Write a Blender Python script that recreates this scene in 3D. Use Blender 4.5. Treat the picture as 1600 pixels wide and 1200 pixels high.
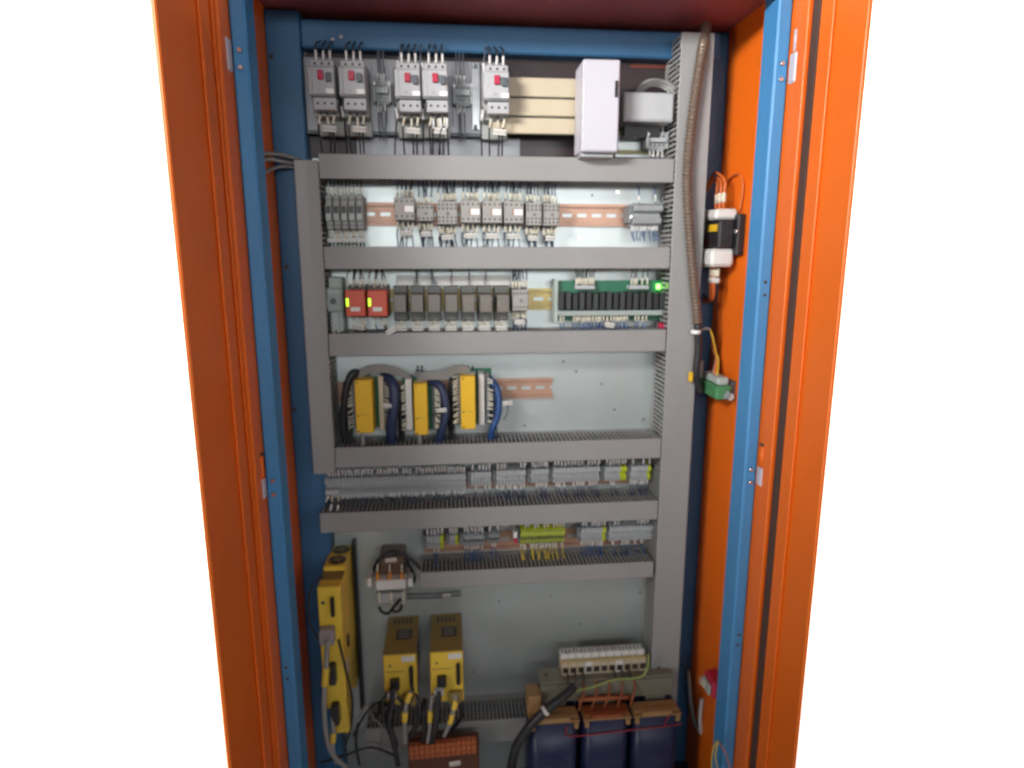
import bpy, bmesh, math, random
from mathutils import Vector, Matrix
random.seed(7)
for o in list(bpy.data.objects): bpy.data.objects.remove(o)
S = bpy.context.scene
COL = S.collection
PI = math.pi
rad = math.radians

# ------------------------------------------------------------------ camera
CAM = Vector((-.1116, -1.2019, 1.3555)); YAW, PIT, FPX = rad(5.665), rad(11.304), 1000.
cd = bpy.data.cameras.new('camera'); co = bpy.data.objects.new('camera', cd); COL.objects.link(co)
co.location = CAM; co.rotation_euler = (PI/2-PIT, 0, -YAW)
cd.sensor_width = 36; cd.lens = 36*FPX/1600; cd.clip_start = .02; cd.clip_end = 60
cd.dof.use_dof = True; cd.dof.focus_distance = .62; cd.dof.aperture_fstop = 4.2
S.camera = co
S.render.resolution_x, S.render.resolution_y = 1024, 768
# ------------------------------------------------------------------ light
w = bpy.data.worlds.new('World'); S.world = w; w.use_nodes = True
w.node_tree.nodes['Background'].inputs[0].default_value = (.93, .96, 1, 1)
w.node_tree.nodes['Background'].inputs[1].default_value = .105
def area(name, loc, tgt, sx, sy, power, col=(1, 1, 1), spread=180):
    l = bpy.data.lights.new(name, 'AREA'); l.shape = 'RECTANGLE'; l.size = sx; l.size_y = sy; l.energy = power; l.color = col; l.spread = rad(spread)
    o = bpy.data.objects.new(name, l); COL.objects.link(o); o.location = loc
    o.rotation_euler = (Vector(tgt)-Vector(loc)).to_track_quat('-Z', 'Y').to_euler()
    return o
area('key_fill_light', (-.88, -1.30, 1.88), (.40, 0, 1.62), .45, .16, 4.9, (1, .985, .97), 64)
area('key_fill_light', (-1.15, -1.35, .95), (.35, -.2, .95), .3, .9, 2.2, (1, .98, .95), 90)  # added low fill from the left for the right door and lower devices
area('key_fill_light', (1.15, -1.45, 1.3), (-.38, -.28, 1.15), .3, .9, .8, (1, .97, .93), 90)  # added weak fill from the right for the left door
area('glare_fill_light', (.25, -3.0, 1.66), (.1, 0, 1.4), 1.7, .28, 3.2, (.96, .99, 1), 60)  # added unseen strip light, placed so its reflection brightens the plate
area('wall_fill_light', (1.78, -.19, 1.05), (.80, .1, 1.0), .14, 1.9, 75, (1, 1, 1), 130)  # added unseen wash light that whitens the wall on the right
area('wall_fill_light', (-1.78, -.19, 1.05), (-.80, .1, 1.0), .14, 1.9, 75, (1, 1, 1), 130)  # added unseen wash light that whitens the wall on the left
S.view_settings.view_transform = 'Standard'; S.view_settings.look = 'None'
S.view_settings.exposure = 0; S.view_settings.gamma = 1

# ------------------------------------------------------------------ picture measurements -> points on known planes
_f = Vector((math.sin(YAW)*math.cos(PIT), math.cos(YAW)*math.cos(PIT), -math.sin(PIT)))
_r = Vector((math.cos(YAW), -math.sin(YAW), 0)); _u = _r.cross(_f)
def ray(px, py): return _f+_r*((px-800)/FPX)-_u*((py-600)/FPX)
def P(px, py, Y=0.): d = ray(px, py); return CAM+d*((Y-CAM.y)/d.y)
def PX(px, py, X): d = ray(px, py); return CAM+d*((X-CAM.x)/d.x)
def PZ(px, py, Z): d = ray(px, py); return CAM+d*((Z-CAM.z)/d.z)
def rect(x0, y0, x1, y1, F):
    xm, ym = (x0+x1)/2, (y0+y1)/2
    return P(x0, ym, -F).x, P(x1, ym, -F).x, P(xm, y1, -F).z, P(xm, y0, -F).z

# ------------------------------------------------------------------ materials
_m = {}
def mat(name, col, rough=.5, metal=0., var=.18, scale=30., bump=0., dirt=0., dirtcol=(.10, .09, .08), emit=0., stretch=(1, 1, 1), spec=.5, coat=0.):
    if name in _m: return _m[name]
    m = bpy.data.materials.new(name); m.use_nodes = True; nt = m.node_tree; N = nt.nodes; L = nt.links
    b = N['Principled BSDF']
    b.inputs['Roughness'].default_value = rough; b.inputs['Metallic'].default_value = metal
    b.inputs['Specular IOR Level'].default_value = spec
    if coat: b.inputs['Coat Weight'].default_value = coat
    tc = N.new('ShaderNodeTexCoord'); mp = N.new('ShaderNodeMapping'); mp.inputs['Scale'].default_value = stretch
    L.new(tc.outputs['Object'], mp.inputs['Vector'])
    nz = N.new('ShaderNodeTexNoise'); nz.inputs['Scale'].default_value = scale; nz.inputs['Detail'].default_value = 5; nz.inputs['Roughness'].default_value = .6
    L.new(mp.outputs[0], nz.inputs['Vector'])
    mx = N.new('ShaderNodeMix'); mx.data_type = 'RGBA'
    c = Vector(col)
    mx.inputs['A'].default_value = (*(c*(1-var)), 1); mx.inputs['B'].default_value = (*[min(1, q) for q in c*(1+var)], 1)
    L.new(nz.outputs['Fac'], mx.inputs['Factor']); out = mx.outputs['Result']
    if dirt:
        n2 = N.new('ShaderNodeTexNoise'); n2.inputs['Scale'].default_value = scale*.28; n2.inputs['Detail'].default_value = 7; n2.inputs['Roughness'].default_value = .7
        L.new(mp.outputs[0], n2.inputs['Vector'])
        rp = N.new('ShaderNodeValToRGB'); rp.color_ramp.elements[0].position = .47; rp.color_ramp.elements[1].position = .72
        rp.color_ramp.elements[1].color = (dirt, dirt, dirt, 1); rp.color_ramp.elements[0].color = (0, 0, 0, 1)
        L.new(n2.outputs['Fac'], rp.inputs[0])
        m2 = N.new('ShaderNodeMix'); m2.data_type = 'RGBA'; m2.inputs['B'].default_value = (*dirtcol, 1)
        L.new(rp.outputs[0], m2.inputs['Factor']); L.new(out, m2.inputs['A']); out = m2.outputs['Result']
        mr = N.new('ShaderNodeMath'); mr.operation = 'MULTIPLY_ADD'; mr.inputs[1].default_value = .35; mr.inputs[2].default_value = rough
        L.new(rp.outputs[0], mr.inputs[0]); L.new(mr.outputs[0], b.inputs['Roughness'])
    L.new(out, b.inputs['Base Color'])
    if bump:
        bp = N.new('ShaderNodeBump'); bp.inputs['Strength'].default_value = bump; bp.inputs['Distance'].default_value = .002
        L.new(nz.outputs['Fac'], bp.inputs['Height']); L.new(bp.outputs[0], b.inputs['Normal'])
    if emit:
        b.inputs['Emission Color'].default_value = (*col, 1); b.inputs['Emission Strength'].default_value = emit
    _m[name] = m; return m
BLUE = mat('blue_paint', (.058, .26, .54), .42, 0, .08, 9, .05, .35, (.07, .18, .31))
BLUEDK = mat('inner_frame_dark_blue', (.036, .135, .27), .45, 0, .08, 9, .05, .35, (.03, .09, .17))  # darker blue than the front posts, for back posts and cross beam
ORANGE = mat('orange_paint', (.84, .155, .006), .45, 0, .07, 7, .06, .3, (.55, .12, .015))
DUCT = mat('duct_grey', (.285, .285, .28), .5, 0, .06, 12, .03, .3, (.2, .19, .17))
DUCTIN = mat('duct_slot_grey', (.16, .16, .155), .6, 0, .1, 40)
PLATE = mat('galvanised_steel', (.58, .63, .62), .40, .7, .08, 14, .05, .25, (.64, .69, .68))
BROWNB = mat('brown_board', (.035, .022, .024), .35, 0, .2, 12)
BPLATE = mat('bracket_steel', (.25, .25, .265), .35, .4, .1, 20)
CREAM = mat('cream_plastic', (.53, .45, .32), .45, 0, .05, 8, 0, .25, (.45, .37, .25))
WHITEP = mat('white_plastic', (.52, .51, .565), .4, 0, .03, 10, 0, .15, (.46, .46, .50))
BREAK = mat('breaker_grey', (.43, .43, .445), .45, 0, .05, 20, 0, .2, (.42, .41, .40))
CONT = mat('contactor_cream', (.31, .297, .28), .45, 0, .05, 20, 0, .25, (.45, .42, .36))
TGREY = mat('terminal_grey', (.42, .44, .45), .45, 0, .08, 60, 0, .2, (.3, .3, .28))
TDARK = mat('terminal_dark_grey', (.17, .18, .19), .5, 0, .1, 50)
MCBG = mat('module_grey', (.36, .37, .35), .5, 0, .08, 40, 0, .3, (.25, .25, .22))
BLACK = mat('black_plastic', (.018, .018, .02), .4, 0, .2, 40)
SCREW = mat('screw_hole', (.05, .045, .04), .5, 0, .2, 60)
STEEL = mat('bright_steel', (.72, .72, .73), .25, .9, .05, 40)
RED = mat('red_plastic', (.45, .015, .055), .4, 0, .05, 30)
DGREY = mat('dark_grey_plastic', (.085, .10, .115), .45, 0, .1, 30)
REDM = mat('red_module', (.58, .085, .045), .42, 0, .07, 25, 0, .2, (.42, .08, .04))
RELAY = mat('relay_brown_grey', (.17, .152, .133), .4, 0, .08, 30, 0, .3, (.13, .11, .09))
SOCK = mat('socket_grey', (.13, .135, .125), .55, 0, .15, 60)
PCB = mat('pcb_green', (.015, .14, .07), .4, 0, .15, 60)
GREENP = mat('green_plastic', (.07, .24, .10), .45, 0, .1, 30)
PALEG = mat('pale_green_grey', (.40, .46, .43), .5, 0, .1, 30)
RAILC = mat('rail_copper_passivate', (.50, .30, .215), .4, .35, .1, 40)
RAILG = mat('rail_gold_passivate', (.50, .38, .15), .35, .4, .1, 40)
RAILO = mat('rail_olive', (.30, .28, .13), .4, .3, .1, 40)
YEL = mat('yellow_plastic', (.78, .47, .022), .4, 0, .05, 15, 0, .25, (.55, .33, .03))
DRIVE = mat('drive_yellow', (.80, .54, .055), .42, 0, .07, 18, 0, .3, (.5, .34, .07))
EDGESHADE = mat('edge_shade_orange', (.14, .03, .015), .5, 0, .1, 9)  # strip of orange back panel with its shade put into the colour
MAROON = mat('roof_maroon', (.42, .125, .125), .45, 0, .1, 9)  # roof panel redder and duller than the orange panels
RBLACK = mat('relay_black', (.030, .036, .036), .4, 0, .2, 40)
CORE = mat('wound_core_brown', (.14, .08, .055), .5, .1, .25, 60)
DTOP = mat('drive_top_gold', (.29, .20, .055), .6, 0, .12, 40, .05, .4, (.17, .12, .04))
DSIDE = mat('drive_side_grey', (.30, .27, .27), .45, .2, .08, 20)
YG = mat('earth_yellow_green', (.52, .60, .03), .45, 0, .08, 60)
GRN = mat('earth_green', (.20, .42, .06), .45, 0, .08, 60)
SLEEVE = mat('marker_cream', (.71, .67, .54), .5, 0, .14, 120)
SLEEVEW = mat('marker_white', (.80, .79, .77), .5, 0, .08, 120)
TAGM = mat('tag_white', (.68, .67, .64), .5, 0, .07, 60, 0, .35, (.45, .43, .4))
WBLUE = mat('wire_dark_blue', (.018, .032, .085), .45, 0, .2, 40)
WBLUE2 = mat('wire_blue', (.02, .07, .22), .45, 0, .2, 40)
WGREY = mat('wire_slate', (.13, .14, .17), .45, 0, .2, 40)
WBLK = mat('wire_black', (.02, .02, .023), .42, 0, .2, 40)
WORG = mat('wire_orange', (.62, .15, .03), .45, 0, .1, 40)
WYEL = mat('wire_yellow', (.65, .48, .05), .45, 0, .1, 40)
WYG = mat('wire_green_yellow', (.32, .42, .10), .5, 0, .1, 40)
WRED = mat('wire_red', (.30, .02, .03), .45, 0, .1, 40)
WCU = mat('copper_brown', (.30, .085, .03), .4, .2, .2, 50)
CABG = mat('cable_grey', (.27, .27, .26), .5, 0, .1, 30)
CONDUIT = mat('conduit_bronze', (.17, .125, .095), .42, .35, .15, 60)
COIL = mat('coil_blue', (.015, .020, .070), .38, 0, .12, 20, .03, .3, (.03, .035, .09))
IRON = mat('iron_laminations', (.22, .21, .16), .5, .2, .15, 60, .1, .4, (.14, .12, .08))
TAN = mat('bobbin_tan', (.34, .20, .08), .5, 0, .15, 30, 0, .4, (.30, .14, .05))
FLOORB = mat('cabinet_floor_paint', (.022, .03, .055), .4, 0, .2, 20)
GASK = mat('gasket_brown', (.075, .04, .03), .75, 0, .15, 60)
RUST = mat('rust_brown', (.11, .04, .022), .55, .1, .25, 40, .05)
ORTERM = mat('terminal_orange', (.46, .12, .04), .45, 0, .1, 50)
COPPER = mat('terminal_copper_orange', (.75, .30, .05), .35, .4, .1, 40)
LEDG = mat('led_green', (.36, 1.0, .03), .4, 0, 0, 10, emit=2.4)
LEDG2 = mat('led_pure_green', (.20, 1.0, .10), .4, 0, 0, 10, emit=6)
WALLM = mat('white_wall_paint', (.90, .90, .90), .7, 0, .012, 2, .05)
FLM = mat('concrete_floor', (.16, .16, .155), .5, 0, .06, 3)
PRINT = mat('dark_print', (.035, .025, .02), .5, 0, .1, 40)
PRINTG = mat('grey_print', (.30, .27, .22), .5, 0, .1, 40)

# ------------------------------------------------------------------ mesh builder
class MB:
    def __init__(s): s.v = []; s.f = []; s.s = []
    def add(s, vs, fs, sm=False):
        n = len(s.v); s.v += [Vector(q) for q in vs]
        for f in fs: s.f.append([n+i for i in f]); s.s.append(sm)
        return s
    def box(s, x0, x1, y0, y1, z0, z1, c=0., M=None):
        if x1 < x0: x0, x1 = x1, x0
        if y1 < y0: y0, y1 = y1, y0
        if z1 < z0: z0, z1 = z1, z0
        C = Vector(((x0+x1)/2, (y0+y1)/2, (z0+z1)/2)); h = Vector(((x1-x0)/2, (y1-y0)/2, (z1-z0)/2))
        T = (lambda p: M @ p) if M else (lambda p: p)
        if c <= 0:
            vs = [T(C+Vector((h.x*a, h.y*b, h.z*d))) for a in (-1, 1) for b in (-1, 1) for d in (-1, 1)]
            return s.add(vs, [(0, 1, 3, 2), (4, 6, 7, 5), (0, 4, 5, 1), (2, 3, 7, 6), (0, 2, 6, 4), (1, 5, 7, 3)])
        c = min(c, h.x*.9, h.y*.9, h.z*.9); idx = {}; vs = []
        for a in (-1, 1):
            for b in (-1, 1):
                for d in (-1, 1):
                    for k in range(3):
                        q = Vector((h.x-c, h.y-c, h.z-c)); q[k] += c
                        idx[a, b, d, k] = len(vs); vs.append(T(C+Vector((q.x*a, q.y*b, q.z*d))))
        fs = []
        sg = (-1, 1)
        for a in sg:
            fs.append([idx[a, b, d, 0] for b, d in ((-1, -1), (1, -1), (1, 1), (-1, 1))])
            fs.append([idx[b, a, d, 1] for b, d in ((-1, -1), (1, -1), (1, 1), (-1, 1))])
            fs.append([idx[b, d, a, 2] for b, d in ((-1, -1), (1, -1), (1, 1), (-1, 1))])
            for b in sg:
                fs.append([idx[a, b, -1, 0], idx[a, b, 1, 0], idx[a, b, 1, 1], idx[a, b, -1, 1]])
                fs.append([idx[a, -1, b, 0], idx[a, 1, b, 0], idx[a, 1, b, 2], idx[a, -1, b, 2]])
                fs.append([idx[-1, a, b, 1], idx[1, a, b, 1], idx[1, a, b, 2], idx[-1, a, b, 2]])
                for d in sg: fs.append([idx[a, b, d, 0], idx[a, b, d, 1], idx[a, b, d, 2]])
        return s.add(vs, fs)
    def tube(s, pts, r, n=6, cap=True, sm=True, flat=None):
        pts = [Vector(p) for p in pts]; m = len(pts); up = None; vs = []; rs = r if isinstance(r, (list, tuple)) else [r]*m
        for i, p in enumerate(pts):
            t = (pts[min(i+1, m-1)]-pts[max(i-1, 0)])
            t = t.normalized() if t.length > 1e-9 else Vector((0, 0, 1))
            if up is None: up = t.orthogonal().normalized()
            up = up-t*up.dot(t); up = up.normalized() if up.length > 1e-6 else t.orthogonal().normalized()
            sd = t.cross(up)
            for k in range(n):
                a = 2*PI*k/n; vs.append(p+(up*math.cos(a)+sd*math.sin(a))*rs[i])
        fs = [(i*n+k, i*n+(k+1) % n, (i+1)*n+(k+1) % n, (i+1)*n+k) for i in range(m-1) for k in range(n)]
        s.add(vs, fs, sm)
        if cap:
            b = len(s.v)-len(vs)
            s.f.append([b+k for k in range(n)]); s.s.append(False); s.f.append([b+(m-1)*n+k for k in range(n)]); s.s.append(False)
        return s
    def cyl(s, c, ax, r, h, n=12, r2=None):
        c = Vector(c); a = Vector(ax).normalized()
        return s.tube([c, c+a*h], [r, r2 if r2 is not None else r], n)
    def prism(s, poly, ax, a0, a1):
        n = len(poly)
        def q(p, a): return (a, p[0], p[1]) if ax == 'x' else ((p[0], a, p[1]) if ax == 'y' else (p[0], p[1], a))
        vs = [q(p, a0) for p in poly]+[q(p, a1) for p in poly]
        return s.add(vs, [tuple(range(n)), tuple(range(2*n-1, n-1, -1))]+[(i, (i+1) % n, n+(i+1) % n, n+i) for i in range(n)])
    def strip(s, pts, wv, t):
        wv = Vector(wv)/2; pts = [Vector(p) for p in pts]; vs = []; m = len(pts)
        for i, p in enumerate(pts):
            d = (pts[min(i+1, m-1)]-pts[max(i-1, 0)]).normalized(); nn = d.cross(wv).normalized()*t/2
            vs += [p-wv-nn, p+wv-nn, p+wv+nn, p-wv+nn]
        fs = [(i*4+k, i*4+(k+1) % 4, i*4+4+(k+1) % 4, i*4+4+k) for i in range(m-1) for k in range(4)]
        return s.add(vs, fs+[(0, 1, 2, 3), tuple(4*(m-1)+k for k in range(4))])
def cr(pts, n=6):
    pts = [Vector(p) for p in pts]; o = []; m = len(pts)
    for i in range(m-1):
        a, b, c, d = pts[max(i-1, 0)], pts[i], pts[i+1], pts[min(i+2, m-1)]
        for k in range(n):
            t = k/n; o.append(.5*(2*b+(c-a)*t+(2*a-5*b+4*c-d)*t*t+(3*b-a-3*c+d)*t*t*t))
    return o+[pts[-1]]

# ------------------------------------------------------------------ things and parts
def thing(name, label, cat, loc=(0, 0, 0), group=None):
    o = bpy.data.objects.new(name, None); COL.objects.link(o); o.empty_display_size = .02
    o.location = loc; o['label'] = label; o['category'] = cat
    if group: o['group'] = group
    return o
def root_of(o):
    while o.parent: o = o.parent
    return o
def part(name, mb, m, parent, label=None, stuff=False):
    off = root_of(parent).location if parent else Vector()
    me = bpy.data.meshes.new(name); me.from_pydata([v-off for v in mb.v], [], mb.f)
    me.polygons.foreach_set('use_smooth', mb.s)
    bm = bmesh.new(); bm.from_mesh(me); bmesh.ops.recalc_face_normals(bm, faces=bm.faces); bm.to_mesh(me); bm.free()
    me.materials.append(m)
    o = bpy.data.objects.new(name, me); COL.objects.link(o)
    if parent: o.parent = parent
    if label: o['label'] = label
    if stuff: o['kind'] = 'stuff'
    return o
def copy_tree(o, parent=None):
    c = o.copy(); COL.objects.link(c)
    if parent: c.parent = parent
    for ch in list(o.children): copy_tree(ch, c)
    return c
def dup(root, loc, label):
    c = copy_tree(root); c.location = loc; c['label'] = label; return c
def struct(name, mb, m):
    o = part(name, mb, m, None); o['kind'] = 'structure'; return o
def B(*a, **k): return MB().box(*a, **k)

def leads(T, pts, d=(0, 1), Y=-.04, ml=.013, gap=.002, wl=.04, rm=.0019, rw=.0012, toY=-.045, wm=WBLUE, sm=SLEEVE, jit=.0015, indiv=False, drop=0., seed=1, tw=0.):
    """numbered sleeves with their conductors; pts are (x, z) of the screws, d points away from the device"""
    R = random.Random(seed); mk = MB(); wr = MB(); dx, dz = d
    for (x, z) in pts:
        if R.random() < drop: continue
        j = R.uniform(-jit, jit); j2 = R.uniform(-2*jit, 2*jit); g = gap+R.uniform(-.001, .002)
        px, pz = -dz, dx
        def q(t, s, y): return Vector((x+dx*t+px*s, y, z+dz*t+pz*s))
        s0 = tw*R.uniform(-1, 1)
        a, b = q(g, 0, Y), q(g+ml, j+s0, Y-.001)
        m1 = MB().tube([a, b], rm, 6); w1 = MB().tube(cr([q(-.002, 0, Y), a, b, q(g+ml+.008, j+s0+j2*.5, Y), q(wl*.8, j2+s0, (Y+toY)/2), q(wl, j2+s0, toY)], 3), rw, 5)
        if indiv:
            pw = part('wire', w1, wm, T); part('marker_sleeve', m1, sm, pw)
        else:
            mk.v, mk.f, mk.s = _join(mk, m1); wr.v, wr.f, wr.s = _join(wr, w1)
    if not indiv and mk.v:
        pw = part('wires', wr, wm, T, stuff=True); part('marker_sleeves', mk, sm, pw, stuff=True)
def _join(a, b):
    n = len(a.v); return a.v+b.v, a.f+[[n+i for i in f] for f in b.f], a.s+b.s
def line(x0, x1, n): return [x0+(x1-x0)*(i/(n-1) if n > 1 else .5) for i in range(n)]
def screws(T, xs, z, Y, r=.0021, m=SCREW, name='screw'):
    for x in xs:
        mb = MB().cyl((x, Y+.001, z), (0, -1, 0), r, .0016, 8)
        part(name, mb, m, T)
def screws1(T, xs, zs, Y, r=.0017, m=SCREW, name='screws'):
    mb = MB()
    for z in zs:
        for x in xs: mb.cyl((x, Y+.001, z), (0, -1, 0), r, .0014, 7)
    part(name, mb, m, T, stuff=True)
def label_tag(T, x, Y, z, w, h=.008, rot=0., m=TAGM, parent=None):
    M = Matrix.Translation((x, Y, z)) @ Matrix.Rotation(rot, 4, 'Y')
    t = part('label_tag', B(-w/2, w/2, -.0012, .0012, -h/2, h/2, c=.0006, M=M), m, parent or T)
    pm = MB(); k = int(w/.0035)
    for i in range(k):
        a = -w/2+w*(i+.6)/(k+.2)
        pm.box(a-.0009, a+.0009, -.00165, -.00125, -h*.25, h*.22, M=M)
    if k > 2: part('print', pm, PRINTG, t)
    return t

# ================================================================== SETTING
struct('floor', B(-4, 4, -4, .11, -.06, -.02), FLM)
struct('wall', B(-4, 4, .10, .16, -.02, 3.6), WALLM)

# ================================================================== CABINET
cab = thing('electrical_cabinet', 'tall blue and orange switchgear cabinet standing open against the white wall', 'cabinet', (0, -.06, -.02))
ZB, ZT = .18, 1.752
part('plinth', B(-.40, .40, -.20, .08, -.02, ZB), BLACK, cab)
for s in (-1, 1):
    mb = MB().box(s*.400, s*.3785, -.22, -.172, ZB, ZT, c=.0028)
    fp = part('front_post', mb, BLUE, cab)
    hb = MB()
    for px, py in (((447, 1043), (449, 1061)) if s < 0 else ((1196, 441), (1195, 461), (1155, 992), (1153, 1008))):
        q = P(px, py, -.22); part('bolt_hole', MB().cyl((q.x, -.2195, q.z), (0, -1, 0), .0028, .0008, 10), SCREW, fp)
    part('side_panel', B(s*.4005, s*.403, -.172, .085, ZB, ZT), ORANGE, cab)
xa = P(468, 250, 0).x; xb = P(1108, 260, 0).x
bp = part('back_post', B(-.400, -.345, -.034, .05, ZB+.06, ZT-.004, c=.002), BLUEDK, cab)
hb = MB()
for px, py in ((448, 417), (460, 640), (424, 88)):
    q = P(px, py, -.034); part('bolt_hole', MB().cyl((q.x, -.0335, q.z), (0, -1, 0), .004, .0012, 10), SCREW, bp)
part('back_post', B(.372, .400, -.0, .05, ZB+.06, ZT-.004, c=.002), BLUEDK, cab)
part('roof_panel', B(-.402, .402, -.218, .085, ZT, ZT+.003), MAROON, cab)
part('front_rail', B(-.3785, .3785, -.219, -.209, 1.728, ZT-.001, c=.002), BLUE, cab)
part('back_panel', B(-.40, .40, .055, .058, ZB, ZT), ORANGE, cab)
zb0, zb1 = P(800, 84, -.03).z, P(800, 40, -.03).z
cb = part('cross_beam', B(-.345, .372, -.03, .02, zb0, zb1, c=.003), BLUEDK, cab)
mb = MB()
for px, py in ((533, 58), (520, 62)):
    q = P(px, py, -.03); mb.cyl((q.x, -.0295, q.z), (0, -1, 0), .003, .002, 8)
part('bolt', mb, STEEL, cb)
part('floor_panel', B(-.40, .40, -.215, .055, ZB+.058, ZB+.062), FLOORB, cab)
part('bottom_rail', B(-.3785, .3785, -.219, -.178, ZB, ZB+.055, c=.002), BLUE, cab)
zp = P(800, 252, 0).z
part('mounting_plate', B(-.343, .355, 0, .003, ZB+.075, zp), PLATE, cab)
for px, py in ((900, 580), (1005, 655), (735, 980), (1000, 925), (860, 930), (590, 855), (965, 300), (905, 372)):
    q = P(px, py, 0); part('plate_screw', MB().cyl((q.x, .0008, q.z), (0, -1, 0), .0032, .0022, 10), STEEL, cab)
mb = MB()
for px, py in ((880, 565), (820, 665), (960, 640), (780, 940), (905, 975), (740, 1050), (940, 600), (925, 305)):
    q = P(px, py, 0); mb.cyl((q.x, .0005, q.z), (0, -1, 0), .0021, .0007, 8)
part('drill_holes', mb, SCREW, cab, stuff=True)
bb = part('backing_board', B(P(462, 150, 0).x, .355, .0, .006, zp+.0005, zb0+.02), BROWNB, cab)
q = P(473, 83, 0)
part('screw', MB().cyl((q.x, .001, q.z), (0, -1, 0), .005, .003, 10), STEEL, bb)
xl, xr, z0, z1 = rect(985, 101, 1048, 107, .001)
part('edge_strip', B(xl, xr, -.002, -.0004, z0, z1), EDGESHADE, cab)
# lower patch of bare steel under the first row
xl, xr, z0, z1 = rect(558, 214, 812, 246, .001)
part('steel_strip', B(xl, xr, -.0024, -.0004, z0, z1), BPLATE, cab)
xl, xr, z0, z1 = rect(962, 206, 1052, 246, .001)
part('steel_strip', B(xl, xr, -.0024, -.0004, z0, z1), PLATE, cab)
# slotted bracket behind the motor breakers
xl, xr, z0, z1 = rect(477, 93, 790, 207, .02)
br = part('slotted_bracket', B(xl, xr, -.02, -.017, z0, z1, c=.001), BPLATE, cab)
mb = MB()
for i in range(24):
    x = xl+(xr-xl)*(i+.5)/24
    if i % 4 in (1, 2): mb.box(x-.0012, x+.0012, -.0203, -.0199, z0+.012, z1-.012)
part('slots', mb, TDARK, br)
part('lower_shadow_strip', B(xl, xr+.004, -.026, -.017, z0-.006, z0-.0005, c=.001), DGREY, cab)  # dark strip standing in for the shadow under the bracket
mb = MB()
for x in line(xl+.02, xr-.02, 6): part('standoff', B(x-.004, x+.004, -.0168, -.0002, z0+.01, z1-.01), DGREY, br)
xl, xr, z0, z1 = rect(737, 97, 750, 203, .026)
part('clip_rail', B(xl, xr, -.026, -.0205, z0, z1, c=.001), STEEL, cab)
for py in (104, 199):
    q = P(743, py, -.026); part('screw', MB().box(q.x-.003, q.x+.003, -.0275, -.0262, q.z-.004, q.z+.004, c=.0005), DGREY, cab)
# doors at right angles to the cabinet
for s, W in ((-1, .212), (1, .163)):
    yo = -.226
    d = part('door', B(s*.4085, s*.4145, yo, yo-W, ZB+.005, ZT+.01, c=.0015), ORANGE, cab)
    part('hinge_flange', B(s*.4008, s*.4083, yo+.03, yo-.036, ZB+.01, ZT, c=.0015), ORANGE, d)
    part('gasket' , B(s*.4045, s*.4083, yo-.0405, yo-(.0585 if s > 0 else .0455), ZB+.02, ZT-.01, c=.001), GASK if s > 0 else ORANGE, d)
    part('edge_flange', B(s*.4045, s*.4083, yo-.062, yo-.093, ZB+.02, ZT-.01, c=.0012), ORANGE, d)
# hinges
for s, lst in ((-1, ((90, 95), (745, 762))), (1, ((110, 115), (737, 752)))):
    for i, (py, pb) in enumerate(lst):
        zc = P(378 if s < 0 else 1236, py, -.22).z
        if i:   # lower hinge: pin above, knuckle below
            zk = P(410 if s < 0 else 1188, 760 if s < 0 else 741, -.22).z
            h = part('hinge', B(s*.3985, s*.4068, -.238, -.2215, zk-.016, zk+.016, c=.002), WHITEP, cab)
            part('hinge_pin', MB().cyl((s*.4025, -.2305, zk+.0165), (0, 0, 1), .0048, .036, 10), ORANGE, h)
            part('pin_cap', MB().cyl((s*.4025, -.2305, zk+.053), (0, 0, 1), .0055, .004, 10), SCREW, h)
        else:
            zk = zc; h = part('hinge', B(s*.3985, s*.4068, -.242, -.2215, zk-.022, zk+.022, c=.003), WHITEP, cab)
            if s > 0: part('hinge_pin', MB().cyl((s*.4035, -.2315, zk+.0225), (0, 0, 1), .0045, .03, 10), WHITEP, h)
        for dz in (-.011, .011):
            part('hinge_bolt', MB().cyl((s*.389, -.2202, zk+dz-.002), (0, -1, 0), .0042, .004, 10, .003), STEEL, h)

# ================================================================== WIRING DUCTS
DD = .08
def hduct(label, x0, x1, zc, h, stuffing=True, slots=True):
    T = thing('wiring_duct', label, 'wiring duct', ((x0+x1)/2, 0, zc-h/2), 'grey slotted wiring ducts')
    part('cover', B(x0, x1, -DD, -DD+.003, zc-h/2, zc+h/2, c=.0012), DUCT, T)
    sl = MB()
    for s in (-1, 1):
        zz = zc+s*(h/2-.0022)
        sl.box(x0, x1, -.016, -.0005, zz-.0008, zz+.0008)
        n = int((x1-x0)/.0078)
        for i in range(n):
            x = x0+(x1-x0)*(i+.5)/n
            sl.box(x-.0021, x+.0021, -DD+.0032, -.0162, zz-.0008, zz+.0008)
    part('slotted_walls', sl, DUCT, T, stuff=True)
    part('back_wall', B(x0, x1, -.0022, -.0004, zc-h/2+.0035, zc+h/2-.0035), DUCT, T)
    mb = MB(); R = random.Random(int(zc*1000))
    for k in range(9):
        yy = -.02-.006*k; z = zc+h/2-.008-R.random()*.006
        mb.tube(cr([(x0+.004+(x1-x0-.008)*t/8, yy+R.uniform(-.002, .002), z+R.uniform(-.003, .003)) for t in range(9)], 2), .0026, 5)
    part('wires', mb, WBLK, T, stuff=True)
    return T
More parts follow.
